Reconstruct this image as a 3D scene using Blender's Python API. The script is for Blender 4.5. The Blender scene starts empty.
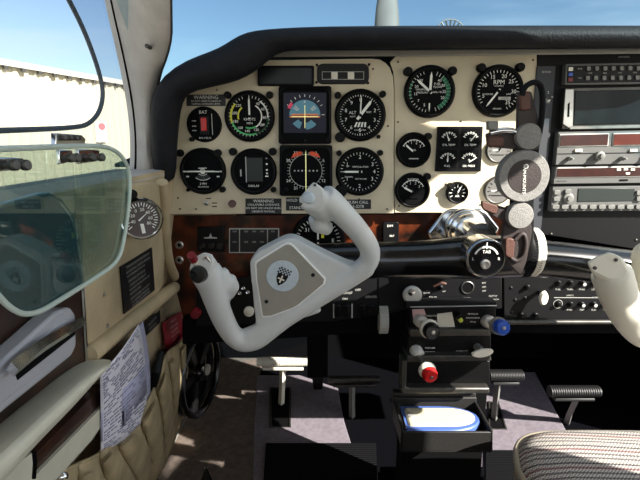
SKY_GAIN = .13; FILL_GLOW = 1.0; SUNE = 13.0; EXPOSURE = 0.35
import bpy, bmesh, math, random
from mathutils import Vector, Matrix
random.seed(7)
C = bpy.context.scene.collection
H = 0.75            # camera height over the cabin floor
F = 480.0           # focal length in pixels
T = math.radians(12)
D = 0.82            # distance to the instrument panel
cT, sT = math.cos(T), math.sin(T)
CAM = Vector((0, 0, H))
def ray(px, py):
    u = (px-320)/F; v = (240-py)/F
    return Vector((u, cT+v*sT, -sT+v*cT))
def PY(px, py, Y=D):
    r = ray(px, py); return CAM + r*(Y/r.y)
def PZ(px, py, z=0.0):
    r = ray(px, py); return CAM + r*((z-H)/r.z)
def PX(px, py, x):
    r = ray(px, py); return CAM + r*(x/r.x)
def PW(px, py, off=0.0):
    # the sloping left side wall: x = -.37 + .18 z, moved inward by off
    r = ray(px, py)
    # r.x t = -.37+off+.18*(H + r.z t)
    t = (-.37+off+.18*H)/(r.x-.18*r.z)
    return CAM + r*t
def mpp(Y, py=240):   # metres per pixel on the plane Y
    return Y/ray(320, py).y/F

# ---------------------------------------------------------------- materials
def lin(c):
    out = []
    for v in c[:3]:
        v = v/255.0
        out.append(v/12.92 if v <= .04045 else ((v+.055)/1.055)**2.4)
    return (*out, 1)
MATS = {}
def mat(name, col, rough=.5, metal=0, var=0, vscale=40, bump=0, bscale=200, coat=0, emit=0, col2=None, trans=0, alpha=1, spec=.5, stretch=None):
    m = bpy.data.materials.new(name); m.use_nodes = True
    nt = m.node_tree; b = nt.nodes['Principled BSDF']
    b.inputs['Base Color'].default_value = lin(col)
    b.inputs['Roughness'].default_value = rough; b.inputs['Metallic'].default_value = metal
    b.inputs['Coat Weight'].default_value = coat; b.inputs['Coat Roughness'].default_value = .05
    b.inputs['Specular IOR Level'].default_value = spec
    if emit:
        b.inputs['Emission Color'].default_value = lin(col); b.inputs['Emission Strength'].default_value = emit
    tc = nt.nodes.new('ShaderNodeTexCoord')
    src = tc.outputs['Object']
    if stretch:
        mp = nt.nodes.new('ShaderNodeMapping'); mp.inputs['Scale'].default_value = stretch
        nt.links.new(src, mp.inputs[0]); src = mp.outputs[0]
    if var or col2:
        n = nt.nodes.new('ShaderNodeTexNoise'); n.inputs['Scale'].default_value = vscale; n.inputs['Detail'].default_value = 6
        nt.links.new(src, n.inputs['Vector'])
        cr = nt.nodes.new('ShaderNodeValToRGB')
        c1 = lin(col); c2 = lin(col2) if col2 else tuple(max(0, v*(1-var)) for v in c1[:3])+(1,)
        cr.color_ramp.elements[0].position = .35; cr.color_ramp.elements[1].position = .65
        cr.color_ramp.elements[0].color = c2; cr.color_ramp.elements[1].color = c1
        nt.links.new(n.outputs['Fac'], cr.inputs[0]); nt.links.new(cr.outputs[0], b.inputs['Base Color'])
    if bump:
        n2 = nt.nodes.new('ShaderNodeTexNoise'); n2.inputs['Scale'].default_value = bscale; n2.inputs['Detail'].default_value = 3
        nt.links.new(src, n2.inputs['Vector'])
        bp = nt.nodes.new('ShaderNodeBump'); bp.inputs['Strength'].default_value = bump; bp.inputs['Distance'].default_value = .002
        nt.links.new(n2.outputs['Fac'], bp.inputs['Height']); nt.links.new(bp.outputs[0], b.inputs['Normal'])
    MATS[name] = m
    return m
def glass(name, tint, refl=.08, rough=0.0, haze=0.0, hazecol=(220,225,230)):
    """thin sheet: tinted see-through plus a mirror part that grows at grazing angles"""
    m = bpy.data.materials.new(name); m.use_nodes = True
    nt = m.node_tree; nt.nodes.clear()
    out = nt.nodes.new('ShaderNodeOutputMaterial')
    tr = nt.nodes.new('ShaderNodeBsdfTransparent'); tr.inputs[0].default_value = lin(tint)
    gl = nt.nodes.new('ShaderNodeBsdfGlossy'); gl.inputs['Roughness'].default_value = rough
    fr = nt.nodes.new('ShaderNodeLayerWeight'); fr.inputs[0].default_value = .25
    ad = nt.nodes.new('ShaderNodeMath'); ad.operation = 'MULTIPLY_ADD'; ad.inputs[1].default_value = .38; ad.inputs[2].default_value = refl
    nt.links.new(fr.outputs['Fresnel'], ad.inputs[0])
    mx = nt.nodes.new('ShaderNodeMixShader')
    nt.links.new(ad.outputs[0], mx.inputs[0]); nt.links.new(tr.outputs[0], mx.inputs[1]); nt.links.new(gl.outputs[0], mx.inputs[2])
    last = mx
    if haze:
        df = nt.nodes.new('ShaderNodeBsdfDiffuse'); df.inputs[0].default_value = lin(hazecol)
        m2 = nt.nodes.new('ShaderNodeMixShader'); m2.inputs[0].default_value = haze
        nt.links.new(mx.outputs[0], m2.inputs[1]); nt.links.new(df.outputs[0], m2.inputs[2]); last = m2
    nt.links.new(last.outputs[0], out.inputs[0])
    MATS[name] = m
    return m

# ---------------------------------------------------------------- mesh builder
_glyph = {}
def glyphs(s):
    if s not in _glyph:
        cu = bpy.data.curves.new('t', 'FONT'); cu.body = s; cu.align_x = 'CENTER'; cu.align_y = 'CENTER'; cu.size = 1; cu.resolution_u = 2
        o = bpy.data.objects.new('t', cu)
        me = o.to_mesh()
        _glyph[s] = ([v.co.copy() for v in me.vertices], [tuple(p.vertices) for p in me.polygons])
        o.to_mesh_clear(); bpy.data.objects.remove(o); bpy.data.curves.remove(cu)
    return _glyph[s]
def frame(axis):
    a = Vector(axis).normalized()
    u = Vector((0,0,1)) if abs(a.z) < .9 else Vector((0,1,0))
    r = u.cross(a).normalized(); u = a.cross(r).normalized()
    return r, u, a
class MB:
    def __init__(s): s.v = []; s.f = []; s.m = []; s.slots = []
    def mi(s, m):
        m = MATS[m] if isinstance(m, str) else m
        if m not in s.slots: s.slots.append(m)
        return s.slots.index(m)
    def add(s, vs, fs, m):
        b = len(s.v); i = s.mi(m)
        s.v += [Vector(v) for v in vs]
        for f in fs: s.f.append(tuple(b+k for k in f)); s.m.append(i)
        return s
    def poly(s, pts, m): return s.add(pts, [tuple(range(len(pts)))], m)
    def prism(s, pts, vec, m, side=None):
        n = len(pts); vec = Vector(vec); pts = [Vector(p) for p in pts]
        s.add(pts+[p+vec for p in pts], [tuple(range(n)), tuple(range(2*n-1, n-1, -1))], m)
        b = len(s.v)-2*n; i = s.mi(side or m)
        for k in range(n):
            j = (k+1) % n; s.f.append((b+k, b+n+k, b+n+j, b+j)); s.m.append(i)
        return s
    def loft(s, rings, m, closed=True, caps=True):
        n = len(rings[0]); b = len(s.v); i = s.mi(m)
        for r in rings: s.v += [Vector(p) for p in r]
        for a in range(len(rings)-1):
            for k in range(n if closed else n-1):
                j = (k+1) % n
                s.f.append((b+a*n+k, b+a*n+j, b+(a+1)*n+j, b+(a+1)*n+k)); s.m.append(i)
        if caps and closed:
            s.f.append(tuple(b+k for k in range(n))[::-1]); s.m.append(i)
            e = b+(len(rings)-1)*n; s.f.append(tuple(e+k for k in range(n))); s.m.append(i)
        return s
    def lathe(s, c, axis, prof, m, n=32, caps=True, sx=1.0):
        r, u, a = frame(axis); c = Vector(c)
        rings = [[c+a*h+(r*math.cos(t)*sx+u*math.sin(t))*rr for t in [2*math.pi*k/n for k in range(n)]] for rr, h in prof]
        return s.loft(rings, m, True, caps)
    def cyl(s, p0, p1, r0, m, r1=None, n=24, caps=True):
        p0 = Vector(p0); p1 = Vector(p1); d = p1-p0
        return s.lathe(p0, d, [(r0, 0), (r0 if r1 is None else r1, d.length)], m, n, caps)
    def tube(s, path, rad, m, n=12, caps=True, flat=1.0, upv=None, smooth=0):
        P = [Vector(p) for p in path]
        R = list(rad) if hasattr(rad, '__len__') else [rad]*len(P)
        for _ in range(smooth):
            Q = [P[0]]; S = [R[0]]
            for k in range(len(P)-1):
                Q += [P[k].lerp(P[k+1], .25), P[k].lerp(P[k+1], .75)]; S += [R[k]*.75+R[k+1]*.25, R[k]*.25+R[k+1]*.75]
            Q.append(P[-1]); S.append(R[-1]); P, R = Q, S
        rings = []; pr = None
        for k, p in enumerate(P):
            t = (P[min(k+1, len(P)-1)]-P[max(k-1, 0)]).normalized()
            if upv is not None: r = Vector(upv).cross(t).normalized()
            elif pr is None: r = frame(t)[0]
            else: r = (pr-t*pr.dot(t)).normalized()
            pr = r; u = t.cross(r).normalized()
            rings.append([p+(r*math.cos(a)+u*math.sin(a)*flat)*R[k] for a in [2*math.pi*q/n for q in range(n)]])
        return s.loft(rings, m, True, caps)
    def box(s, c, sz, m, rx=0, ry=0, rz=0):
        c = Vector(c); hx, hy, hz = [q/2 for q in sz]
        from mathutils import Euler
        M = Euler((rx, ry, rz)).to_matrix()
        vs = [c+M@Vector((x, y, z)) for x in (-hx, hx) for y in (-hy, hy) for z in (-hz, hz)]
        return s.add(vs, [(0,1,3,2),(4,6,7,5),(0,4,5,1),(2,3,7,6),(0,2,6,4),(1,5,7,3)], m)
    def disc(s, c, axis, r, m, n=32):
        R, u, a = frame(axis); c = Vector(c)
        return s.poly([c+(R*math.cos(t)+u*math.sin(t))*r for t in [2*math.pi*k/n for k in range(n)]], m)
    def text(s, st, c, size, m, right=(1,0,0), up=(0,0,1), align='c'):
        vs, fs = glyphs(st); c = Vector(c); right = Vector(right); up = Vector(up)
        ox = 0
        if align == 'l': ox = -min(v.x for v in vs)
        return s.add([c+right*(v.x+ox)*size+up*v.y*size for v in vs], fs, m)
    def build(s, name, parent=None, bevel=0, seg=2, label=None, origin=None, smooth=True, ang=40, **kw):
        base = Vector(parent['_w']) if parent is not None else None
        if base is None:
            if origin is not None: base = Vector(origin)
            else:
                xs = [v.x for v in s.v]; ys = [v.y for v in s.v]; zs = [v.z for v in s.v]
                base = Vector(((min(xs)+max(xs))/2, (min(ys)+max(ys))/2, min(zs)))
        me = bpy.data.meshes.new(name)
        me.from_pydata([v-base for v in s.v], [], s.f)
        for m in s.slots: me.materials.append(m)
        me.polygons.foreach_set('material_index', s.m)
        bm = bmesh.new(); bm.from_mesh(me); bmesh.ops.remove_doubles(bm, verts=bm.verts, dist=1e-6)
        bmesh.ops.recalc_face_normals(bm, faces=bm.faces); bm.to_mesh(me); bm.free()
        if smooth:
            me.shade_smooth(); me.set_sharp_from_angle(angle=math.radians(ang))
        me.validate()
        o = bpy.data.objects.new(name, me); C.objects.link(o)
        if parent is not None:
            o.parent = parent; o['_w'] = list(base)
        else:
            o.location = base; o['_w'] = list(base)
        if bevel:
            md = o.modifiers.new('bevel', 'BEVEL'); md.width = bevel; md.segments = seg; md.limit_method = 'ANGLE'; md.angle_limit = math.radians(40)
        if label and parent is not None: o['label'] = label
        return o
def tag(o, label, cat, group=None, kind=None):
    if label: o['label'] = label
    if cat: o['category'] = cat
    if group: o['group'] = group
    if kind: o['kind'] = kind
    return o
def empty(name, loc, label, cat, group=None):
    o = bpy.data.objects.new(name, None); C.objects.link(o); o.location = Vector(loc); o.empty_display_size = .02
    o['_w'] = list(Vector(loc))
    return tag(o, label, cat, group)
def struct(o): o['kind'] = 'structure'; return o
def rounded(pts, r=.25, n=4):
    """round the corners of a pixel outline; r = share of the shorter edge"""
    out = []; N = len(pts); P = [Vector((p[0], p[1])) for p in pts]
    for i, p in enumerate(P):
        a = P[i-1]; b = P[(i+1) % N]
        d = min((a-p).length, (b-p).length)*r
        p0 = p+(a-p).normalized()*d; p1 = p+(b-p).normalized()*d
        for k in range(n+1):
            t = k/n; out.append((p0*(1-t)**2+p*2*t*(1-t)+p1*t*t)[:])
    return out
def rrect(x0, y0, x1, y1, r, n=5):
    out = []
    for cx, cy, a0 in ((x1-r, y0+r, -90), (x1-r, y1-r, 0), (x0+r, y1-r, 90), (x0+r, y0+r, 180)):
        for k in range(n+1):
            a = math.radians(a0+90*k/n); out.append((cx+r*math.cos(a), cy+r*math.sin(a)))
    return out
def smoothline(pts, it=2, closed=False):
    P = [Vector(p) for p in pts]
    for _ in range(it):
        Q = [] if closed else [P[0]]
        rng = range(len(P)) if closed else range(len(P)-1)
        for k in rng:
            a = P[k]; b = P[(k+1) % len(P)]; Q += [a.lerp(b, .25), a.lerp(b, .75)]
        if not closed: Q.append(P[-1])
        P = Q
    return P
def slabY(mb, outline, Y, th, m, side=None):
    return mb.prism([PY(x, y, Y) for x, y in outline], (0, th, 0), m, side)
NY = (0, -1, 0)

# ---------------------------------------------------------------- palette
mat('cream_paint', (216,203,174), .55, var=.14, vscale=18, bump=.05)
mat('cream_vinyl', (202,182,146), .6, var=.3, vscale=14, bump=.25, bscale=300)
mat('tan_leather', (182,163,126), .6, var=.35, vscale=25, bump=.35, bscale=120)
mat('armrest_vinyl', (224,219,198), .45, var=.12, vscale=20, bump=.1)
mat('pillar_vinyl', (196,188,178), .7, var=.16, vscale=30, bump=.25, bscale=400)
mat('black_paint', (16,16,18), .5, spec=.18)
mat('black_matte', (10,10,11), .85, spec=.08)
mat('black_gloss', (8,8,10), .22, coat=.25, spec=.4)
mat('black_vinyl', (24,24,28), .6, var=.3, vscale=60, bump=.5, bscale=350, spec=.2)
mat('black_plastic', (15,15,16), .4, spec=.2)
mat('face_black', (8,9,10), .5, spec=.06)
mat('radio_grey', (96,96,94), .5, spec=.3)
mat('grey_face', (66,68,72), .5, spec=.2)
mat('bezel_black', (12,12,13), .5, spec=.12)
mat('knob_black', (13,13,14), .55, spec=.15)
mat('ink_white', (240,240,232), .6)
mat('ink_dim', (182,182,176), .6)
mat('ink_green', (80,190,110), .6)
mat('ink_yellow', (220,215,60), .6)
mat('ink_red', (200,50,50), .6)
mat('ink_orange', (240,90,50), .6)
mat('chrome', (225,225,225), .14, metal=1)
mat('brushed', (185,183,178), .35, metal=1, var=.15, vscale=80, bump=.05)
mat('dark_metal', (90,88,84), .45, metal=.8, var=.3, vscale=60)
mat('steel_grey', (122,122,118), .5, metal=.2, var=.15, vscale=100)
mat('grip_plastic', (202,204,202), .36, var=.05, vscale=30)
mat('grip_plastic_sunlit', (226,222,204), .42, var=.06, vscale=30)  # sunlit copy of the grip plastic; the left yoke keeps the shaded grey
mat('plate_grey', (150,146,136), .5, var=.06, vscale=60)
mat('emblem_disc', (190,202,210), .5, var=.1, vscale=200)
mat('red_plastic', (205,28,28), .35)
mat('dark_red', (120,20,30), .4)
mat('blue_plastic', (25,75,175), .3)
mat('white_plastic', (225,220,205), .4)
mat('rubber_dark', (22,22,25), .8, bump=.3, spec=.15)
mat('rubber_brown', (46,36,34), .6, bump=.25, bscale=500)
mat('rubber_tip', (86,54,44), .6, bump=.3, bscale=500)
mat('knuckle_grey', (136,134,130), .55, var=.2, vscale=300, bump=.5, bscale=900)
mat('carpet_brown', (108,96,88), .95, var=.35, vscale=60, bump=.8, bscale=700)
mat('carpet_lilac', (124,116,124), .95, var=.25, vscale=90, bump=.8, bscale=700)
mat('carpet_edge', (110,104,108), .9)
mat('burl_wood', (102,45,18), .35, vscale=26, col2=(16,9,6), coat=.1, spec=.3)
mat('dark_burl', (66,38,26), .35, vscale=45, col2=(30,18,13), coat=.3)
mat('display_blue', (11,15,38), .3, emit=.12, spec=.2)
mat('display_sky', (60,118,138), .3, emit=.2)
mat('display_ground', (176,96,50), .3, emit=.35)
mat('display_line', (235,235,160), .4, emit=.5)
mat('display_magenta', (190,50,80), .4, emit=.3)
mat('screen_dark', (17,25,28), .3, coat=.05, spec=.2, var=.35, vscale=40)
mat('led_window', (54,18,11), .3, coat=.1, var=.4, vscale=50)
mat('led_bright', (92,30,14), .3, coat=.1)
mat('lcd_green', (42,48,46), .4, spec=.3)
mat('paper', (232,230,240), .8)
mat('paper_ink', (150,150,172), .8)
mat('paper_violet', (186,186,214), .8)
mat('placard_red', (172,36,54), .5)
mat('placard_black', (22,22,24), .5)
mat('seat_piping', (160,150,130), .6)
mat('prop_metal', (84,83,80), .6, metal=0, var=.2, vscale=4)
mat('hangar_roof', (150,147,138), .7)
mat('concrete', (150,148,142), .9, var=.15, vscale=1)
mat('pouch_blue', (70,96,160), .4)
mat('pouch_inner', (196,188,160), .6)
mat('headliner', (190,186,176), .9)
# ================================================================ camera, light, sky
cd = bpy.data.cameras.new('camera'); cam = bpy.data.objects.new('camera', cd); C.objects.link(cam)
cam.location = CAM; cam.rotation_euler = (math.radians(90)-T, 0, 0)
cd.sensor_width = 36; cd.lens = F*36/640; cd.clip_start = .02; cd.clip_end = 500
bpy.context.scene.camera = cam
SUN = Vector((-.80, .55, -.62)).normalized()
sl = bpy.data.lights.new('sun', 'SUN'); sl.energy = SUNE; sl.angle = math.radians(.5); sl.color = (1, .95, .87)
so = bpy.data.objects.new('sun', sl); C.objects.link(so); so.rotation_euler = SUN.to_track_quat('-Z', 'Y').to_euler(); so.location = (4, -3, 4)
w = bpy.data.worlds.new('sky'); bpy.context.scene.world = w; w.use_nodes = True
nt = w.node_tree; nt.nodes.clear()
out = nt.nodes.new('ShaderNodeOutputWorld'); bg = nt.nodes.new('ShaderNodeBackground'); bg.inputs[1].default_value = 1.0
sky = nt.nodes.new('ShaderNodeTexSky'); sky.sky_type = 'NISHITA'; sky.sun_disc = False
sky.sun_elevation = math.asin(-SUN.z); sky.sun_rotation = math.atan2(-SUN.x, -SUN.y)
sky.air_density = 1.0; sky.dust_density = .6; sky.ozone_density = 2.0
tc = nt.nodes.new('ShaderNodeTexCoord'); mp = nt.nodes.new('ShaderNodeMapping'); mp.inputs['Scale'].default_value = (1.2, 1.2, 7)
nz = nt.nodes.new('ShaderNodeTexNoise'); nz.inputs['Scale'].default_value = 2.2; nz.inputs['Detail'].default_value = 5
cr = nt.nodes.new('ShaderNodeValToRGB'); cr.color_ramp.elements[0].position = .5; cr.color_ramp.elements[1].position = .8
cr.color_ramp.elements[0].color = (0,0,0,1); cr.color_ramp.elements[1].color = (.6,.6,.6,1)
mxs = nt.nodes.new('ShaderNodeMixRGB'); mxs.inputs[2].default_value = (.62,.74,.88,1)
scl = nt.nodes.new('ShaderNodeVectorMath'); scl.operation = 'SCALE'; scl.inputs[3].default_value = SKY_GAIN
nt.links.new(tc.outputs['Generated'], mp.inputs[0]); nt.links.new(mp.outputs[0], nz.inputs['Vector']); nt.links.new(nz.outputs['Fac'], cr.inputs[0])
nt.links.new(sky.outputs[0], scl.inputs[0]); nt.links.new(scl.outputs[0], mxs.inputs[1]); nt.links.new(cr.outputs[0], mxs.inputs[0])

# unseen white glow added to the sky behind and right, filling the cabin
vd = nt.nodes.new('ShaderNodeVectorMath'); vd.operation = 'DOT_PRODUCT'; nt.links.new(tc.outputs['Generated'], vd.inputs[0]); vd.inputs[1].default_value = Vector((.62, -.62, .45)).normalized()
mr = nt.nodes.new('ShaderNodeMapRange'); mr.interpolation_type = 'SMOOTHSTEP'; mr.inputs[1].default_value = -.15; mr.inputs[2].default_value = .95; mr.inputs[3].default_value = 0; mr.inputs[4].default_value = FILL_GLOW
nt.links.new(vd.outputs['Value'], mr.inputs[0])
hz_ = nt.nodes.new('ShaderNodeVectorMath'); hz_.operation = 'SCALE'; hz_.inputs[0].default_value = (1, .98, .95); nt.links.new(mr.outputs[0], hz_.inputs[3])
sm2 = nt.nodes.new('ShaderNodeVectorMath'); sm2.operation = 'ADD'; nt.links.new(mxs.outputs[0], sm2.inputs[0]); nt.links.new(hz_.outputs[0], sm2.inputs[1])
nt.links.new(sm2.outputs[0], bg.inputs[0]); nt.links.new(bg.outputs[0], out.inputs[0])
vs = bpy.context.scene.view_settings; vs.view_transform = 'Standard'; vs.look = 'None'; vs.gamma = 1; vs.use_curve_mapping = False; vs.exposure = EXPOSURE

# ================================================================ outside
mb = MB(); mb.box((0, 20, -1.05), (160, 160, .1), 'concrete'); g = mb.build('ground'); struct(g)
# corrugated hangar on the left, running forward
def hang(px, py):     # point on the hangar's wall plane
    r = ray(px, py); n = Vector((math.cos(math.radians(14.7)), -math.sin(math.radians(14.7)), 0))
    return CAM + r*(-9.5/r.dot(n)), n
hw = mat('hangar_metal', (160,154,134), .6)
p0, hn = hang(0, 60); along = Vector((math.sin(math.radians(14.7)), math.cos(math.radians(14.7)), 0))
topz = p0.z; foot = Vector((p0.x, p0.y, 0))
hroot = empty('hangar', foot+Vector((0, 0, -1.0)), 'white corrugated metal hangar seen through the left side window', 'building')
mb = MB(); ribs = []
L0, L1, st = -14, 26, .30
k = L0; prof = []
while k < L1:
    for dk, h in ((0, 0), (.14, 0), (.17, .045), (.27, .045)): prof.append((k+dk, h))
    k += st
lo = [foot+along*a-hn*(-h)+Vector((0, 0, -1)) for a, h in prof]; hi = [foot+along*a+hn*h+Vector((0, 0, topz-.12)) for a, h in prof]
mb.loft([lo, hi], hw, closed=False); mb.build('wall_cladding', hroot, smooth=False)
mb = MB(); e0 = foot+along*L0+Vector((0, 0, topz-.12)); e1 = foot+along*L1+Vector((0, 0, topz-.12)); bk = -hn*7+Vector((0, 0, .35))
mb.prism([e0+hn*.16, e1+hn*.16, e1+bk, e0+bk], (0, 0, .13), 'hangar_roof'); 
k = L0+.2  # dark blocks stand in for the corrugation's shadow under the eave
while k < L1:
    c = foot+along*k+hn*.10+Vector((0, 0, topz-.19)); mb.prism([c-along*.055, c+along*.055, c+along*.055+Vector((0,0,.07)), c-along*.055+Vector((0,0,.07))], hn*.05, 'dark_metal'); k += .46
mb.build('roof', hroot)
sg, _ = hang(98.5, 132); mb = MB()
up = Vector((0, 0, 1)); c = sg+hn*.12; s = 9.5/(.667)*.0
u1 = (hang(99.5, 132)[0]-sg).length; dz = (hang(98.5, 131)[0]-sg).length
mb.prism([c-along*5*u1-up*10*dz, c+along*5*u1-up*10*dz, c+along*5*u1+up*10*dz, c-along*5*u1+up*10*dz], -hn*.06, 'white_plastic')
c2 = c+hn*.01
mb.poly([c2+up*5.5*dz+(along*math.cos(a)*u1+up*math.sin(a)*dz)*3.6 for a in [2*math.pi*q/24 for q in range(24)]], mat('sign_red', (190,90,90), .6))
for q in range(3): 
    z = -1-q*3; mb.poly([c2+along*a*u1+up*b*dz for a, b in ((-4, z), (4, z), (4, z-1.2), (-4, z-1.2))], 'ink_dim')
tag(mb.build('sign'), 'small white sign with a red disc on the hangar wall', 'sign')
# propeller blade in front of the windshield
mb = MB(); pb = []
for py, w0, w1 in ((28, 374, 400), (10, 375.5, 399), (0, 377, 398), (-30, 378, 396), (-80, 381, 394), (-130, 384, 391)):
    a = PY(w0, py, 2.1); b = PY(w1, py, 2.1); c = (a+b)/2; hw2 = (b-a)*.5
    pb.append([c+hw2*math.cos(t)+Vector((0, math.sin(t)*.012+math.cos(t)*.01, 0)) for t in [2*math.pi*q/16 for q in range(16)]])
a = PY(374, 60, 2.1); b = PY(400, 60, 2.1); c = (a+b)/2
pb.insert(0, [c+(b-a)*.42*math.cos(t)+Vector((0, math.sin(t)*.03, 0)) for t in [2*math.pi*q/16 for q in range(16)]])
mb.loft(pb, 'prop_metal'); prop_ = empty('propeller', (.27, 2.1, .6), 'grey metal propeller blade standing upright beyond the glareshield', 'propeller'); mb.build('blade', prop_)
mb = MB(); mb.lathe((.25, 2.12, .50), (0, 1, 0), [(.13, -.01), (.12, .08), (.07, .18), (.0001, .22)], 'prop_metal', 24); mb.build('spinner', prop_)
# nose cowling, hidden from the seats by the glareshield but carrying the blade
mb = MB(); mb.lathe((.25, 1.68, .50), (0, 1, 0), [(.40, 0), (.40, .2), (.34, .32), (.2, .40), (.12, .42)], 'pillar_vinyl', 32); o = mb.build('engine_cowling')
tag(o, 'grey engine cowling ahead of the glareshield', 'cowling')

# ================================================================ cabin shell
XR = .92
mb = MB(); mb.box(((-.372+XR)/2, .55, -.02), (XR+.372, 2.5, .04), mat('carpet_in_shade', (8,8,12), .95, spec=.03, bump=.8, bscale=700)); struct(mb.build('floor'))  # near-black floor colour stands in for shade around the mats
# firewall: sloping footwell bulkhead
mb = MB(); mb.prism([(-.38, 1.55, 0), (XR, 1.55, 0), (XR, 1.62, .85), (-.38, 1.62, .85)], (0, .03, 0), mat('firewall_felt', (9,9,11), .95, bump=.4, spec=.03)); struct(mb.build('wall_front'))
# left lower wall (sloping) from the floor to the sill
def wl(Y, z, off=0): return Vector((-.37+.18*z+off, Y, z))
mb = MB(); SILL = .70
mb.prism([wl(-.7, 0), wl(1.6, 0), wl(1.6, SILL), wl(-.7, SILL)], (-.03, 0, 0), 'cream_vinyl'); struct(mb.build('wall_left'))
# sill cap under the side window
mb = MB(); mb.prism([(-.245, -.7, SILL+.001), (-.245, .79, SILL+.001), (-.335, .79, SILL+.001), (-.335, -.7, SILL+.001)], (0, 0, -.012), 'pillar_vinyl'); struct(mb.build('trim_1', bevel=.004))
# windshield post between side window and windshield
XW = -.30
pl = smoothline([PX(x, y, XW) for x, y in ((108, -14), (112, 8), (124, 60), (133, 108), (136, 150), (133, 190))], 2)
pr = smoothline([PY(x, y, Y) for x, y, Y in ((171, -14, .62), (171.5, 10, .66), (172, 45, .72), (157, 84, .80), (156, 140, .81), (161, 190, .81))], 2)
ring = []
for a, b in zip(pl, pr):
    mid = a.lerp(b, .5)+Vector((.008, -.022, 0)); q1 = a.lerp(b, .22)+Vector((.006, -.016, 0)); q3 = a.lerp(b, .8)+Vector((.004, -.020, 0)); back = Vector((-.02, .03, 0))
    ring.append([a, q1, mid, q3, b, b+back, a+back])
top = ring[0]; 
ext = [[p+Vector((.02, -.20, .14)) for p in top]]
ext.insert(0, [p+Vector((.05, -.42, .235)) for p in top])
mb = MB(); mb.loft(ext+ring, 'pillar_vinyl'); post = mb.build('trim_2', ang=60); struct(post)
mb = MB(); mb.tube([p+Vector((.002, -.003, 0)) for p in pl], .0018, 'black_matte', 8); struct(mb.build('trim_3'))
mb = MB(); mb.tube([p+Vector((.001, -.004, 0)) for p in pr[:20]], .0016, 'dark_metal', 8); struct(mb.build('trim_4'))
# screw on the post
def screw(c, axis, r, parent, m='brushed', name='screw'):
    mb = MB(); a = Vector(axis).normalized(); mb.lathe(c, axis, [(r, -.001), (r, .0008), (r*.6, .0016), (.0001, .0018)], m, 14)
    return mb.build(name, parent)
sc = PY(147, 46, .705); mb = MB(); mb.lathe(sc, (0,-1,0), [(.003, -.012), (.003, .001), (.0018, .0022), (.0001, .0024)], 'dark_metal', 14)
tag(mb.build('screw'), 'small dark screw on the windshield post', 'screw')
# main side window pane with the storm opening cut out
storm = smoothline([(-160, -60), (60, -16), (70, 2), (84, 30), (96, 62), (102, 84), (103, 98), (99, 113), (90, 123), (80, 127), (40, 129.5), (-160, 135)], 2, closed=True)
outer = [(-300, -120), (60, -60), (106, -14), (112, 8), (124, 60), (133, 108), (136, 150), (133, 186), (60, 196), (-300, 240)]
glass('side_glass', (208,215,222), .02)
glass('storm_glass', (242,248,240), .02, haze=.10, hazecol=(48,122,138))
glass('windshield_glass', (214,234,240), .02)
bm = bmesh.new()
for loop in (storm, outer):
    vv = [bm.verts.new(PX(p[0], p[1], XW-.004)) for p in loop]
    for i in range(len(vv)): bm.edges.new((vv[i-1], vv[i]))
bmesh.ops.triangle_fill(bm, edges=bm.edges, use_beauty=True)
me = bpy.data.meshes.new('window_1'); bm.to_mesh(me); bm.free(); me.materials.append(MATS['side_glass'])
o = bpy.data.objects.new('window_1', me); C.objects.link(o); o['_w'] = [0,0,0]; struct(o)
mb = MB(); mb.tube([PX(p[0], p[1], XW) for p in storm]+[PX(storm[0][0], storm[0][1], XW)], .0030, mat('gasket', (62,74,84), .5), 10, caps=False); o2 = mb.build('trim_5'); struct(o2)
# unseen deck added left of the dash to stop light leaking into the footwell
mb = MB(); mb.prism([(-.36, .85, .70), (-.09, .85, .70), (-.09, 1.6, .78), (-.36, 1.6, .78)], (0, 0, .006), 'black_matte'); struct(mb.build('trim_8'))
# windshield
mb = MB(); ws = []
for z, Y, hwid in ((.74, 1.30, .62), (.86, 1.08, .60), (1.0, .84, .57), (1.12, .52, .55)):
    ws.append([Vector((.32-math.sin(a)*hwid*1.02, Y-(1-math.cos(a))*(.34 if z < 1.1 else .02), z)) for a in [math.radians(q) for q in range(-80, 81, 10)]])
mb.loft(ws, 'windshield_glass', closed=False); struct(mb.build('window_2'))
# roof over the seats
mb = MB(); sec = []
for Y in (-.75, -.3, .1, .50): sec.append([Vector((x, Y, z)) for x, z in ((-.30, 1.03), (-.22, 1.08), (0, 1.12), (.3, 1.14), (.6, 1.12), (.715, 1.085), (.73, 1.10), (.6, 1.15), (.3, 1.17), (0, 1.15), (-.24, 1.11), (-.33, 1.04))])
mb.loft(sec, 'headliner'); struct(mb.build('ceiling'))
mb = MB(); mb.prism([(.71, -.7, 1.115), (.73, -.7, 1.09), (.93, -.7, 1.0), (.95, -.7, 1.03), (.73, -.7, 1.15)], (0, .845, 0), 'headliner'); struct(mb.build('trim_7'))  # unseen door header, added to keep sun off the map pocket
# rear bulkhead behind the seats
mb = MB(); mb.prism([(-.36, -.72, 0), (XR, -.72, 0), (XR, -.72, .7), (-.3, -.72, .7)], (0, -.03, 0), 'headliner'); struct(mb.build('wall_back'))
# right side behind the open door
mb = MB(); mb.prism([(XR, -.7, 0), (XR, .17, 0), (XR, .17, .70), (XR, .17, .93), (XR, .15, .975), (XR, .02, 1.0), (XR, .02, .70), (XR, -.7, .70)], (.03, 0, 0), 'headliner'); struct(mb.build('wall_right_rear'))
# right side ahead of the open door
mb = MB(); mb.prism([(XR, 1.02, 0), (XR, 1.6, 0), (XR, 1.6, .80), (XR, .96, .80)], (.03, 0, 0), 'firewall_felt'); struct(mb.build('wall_right'))
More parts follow.
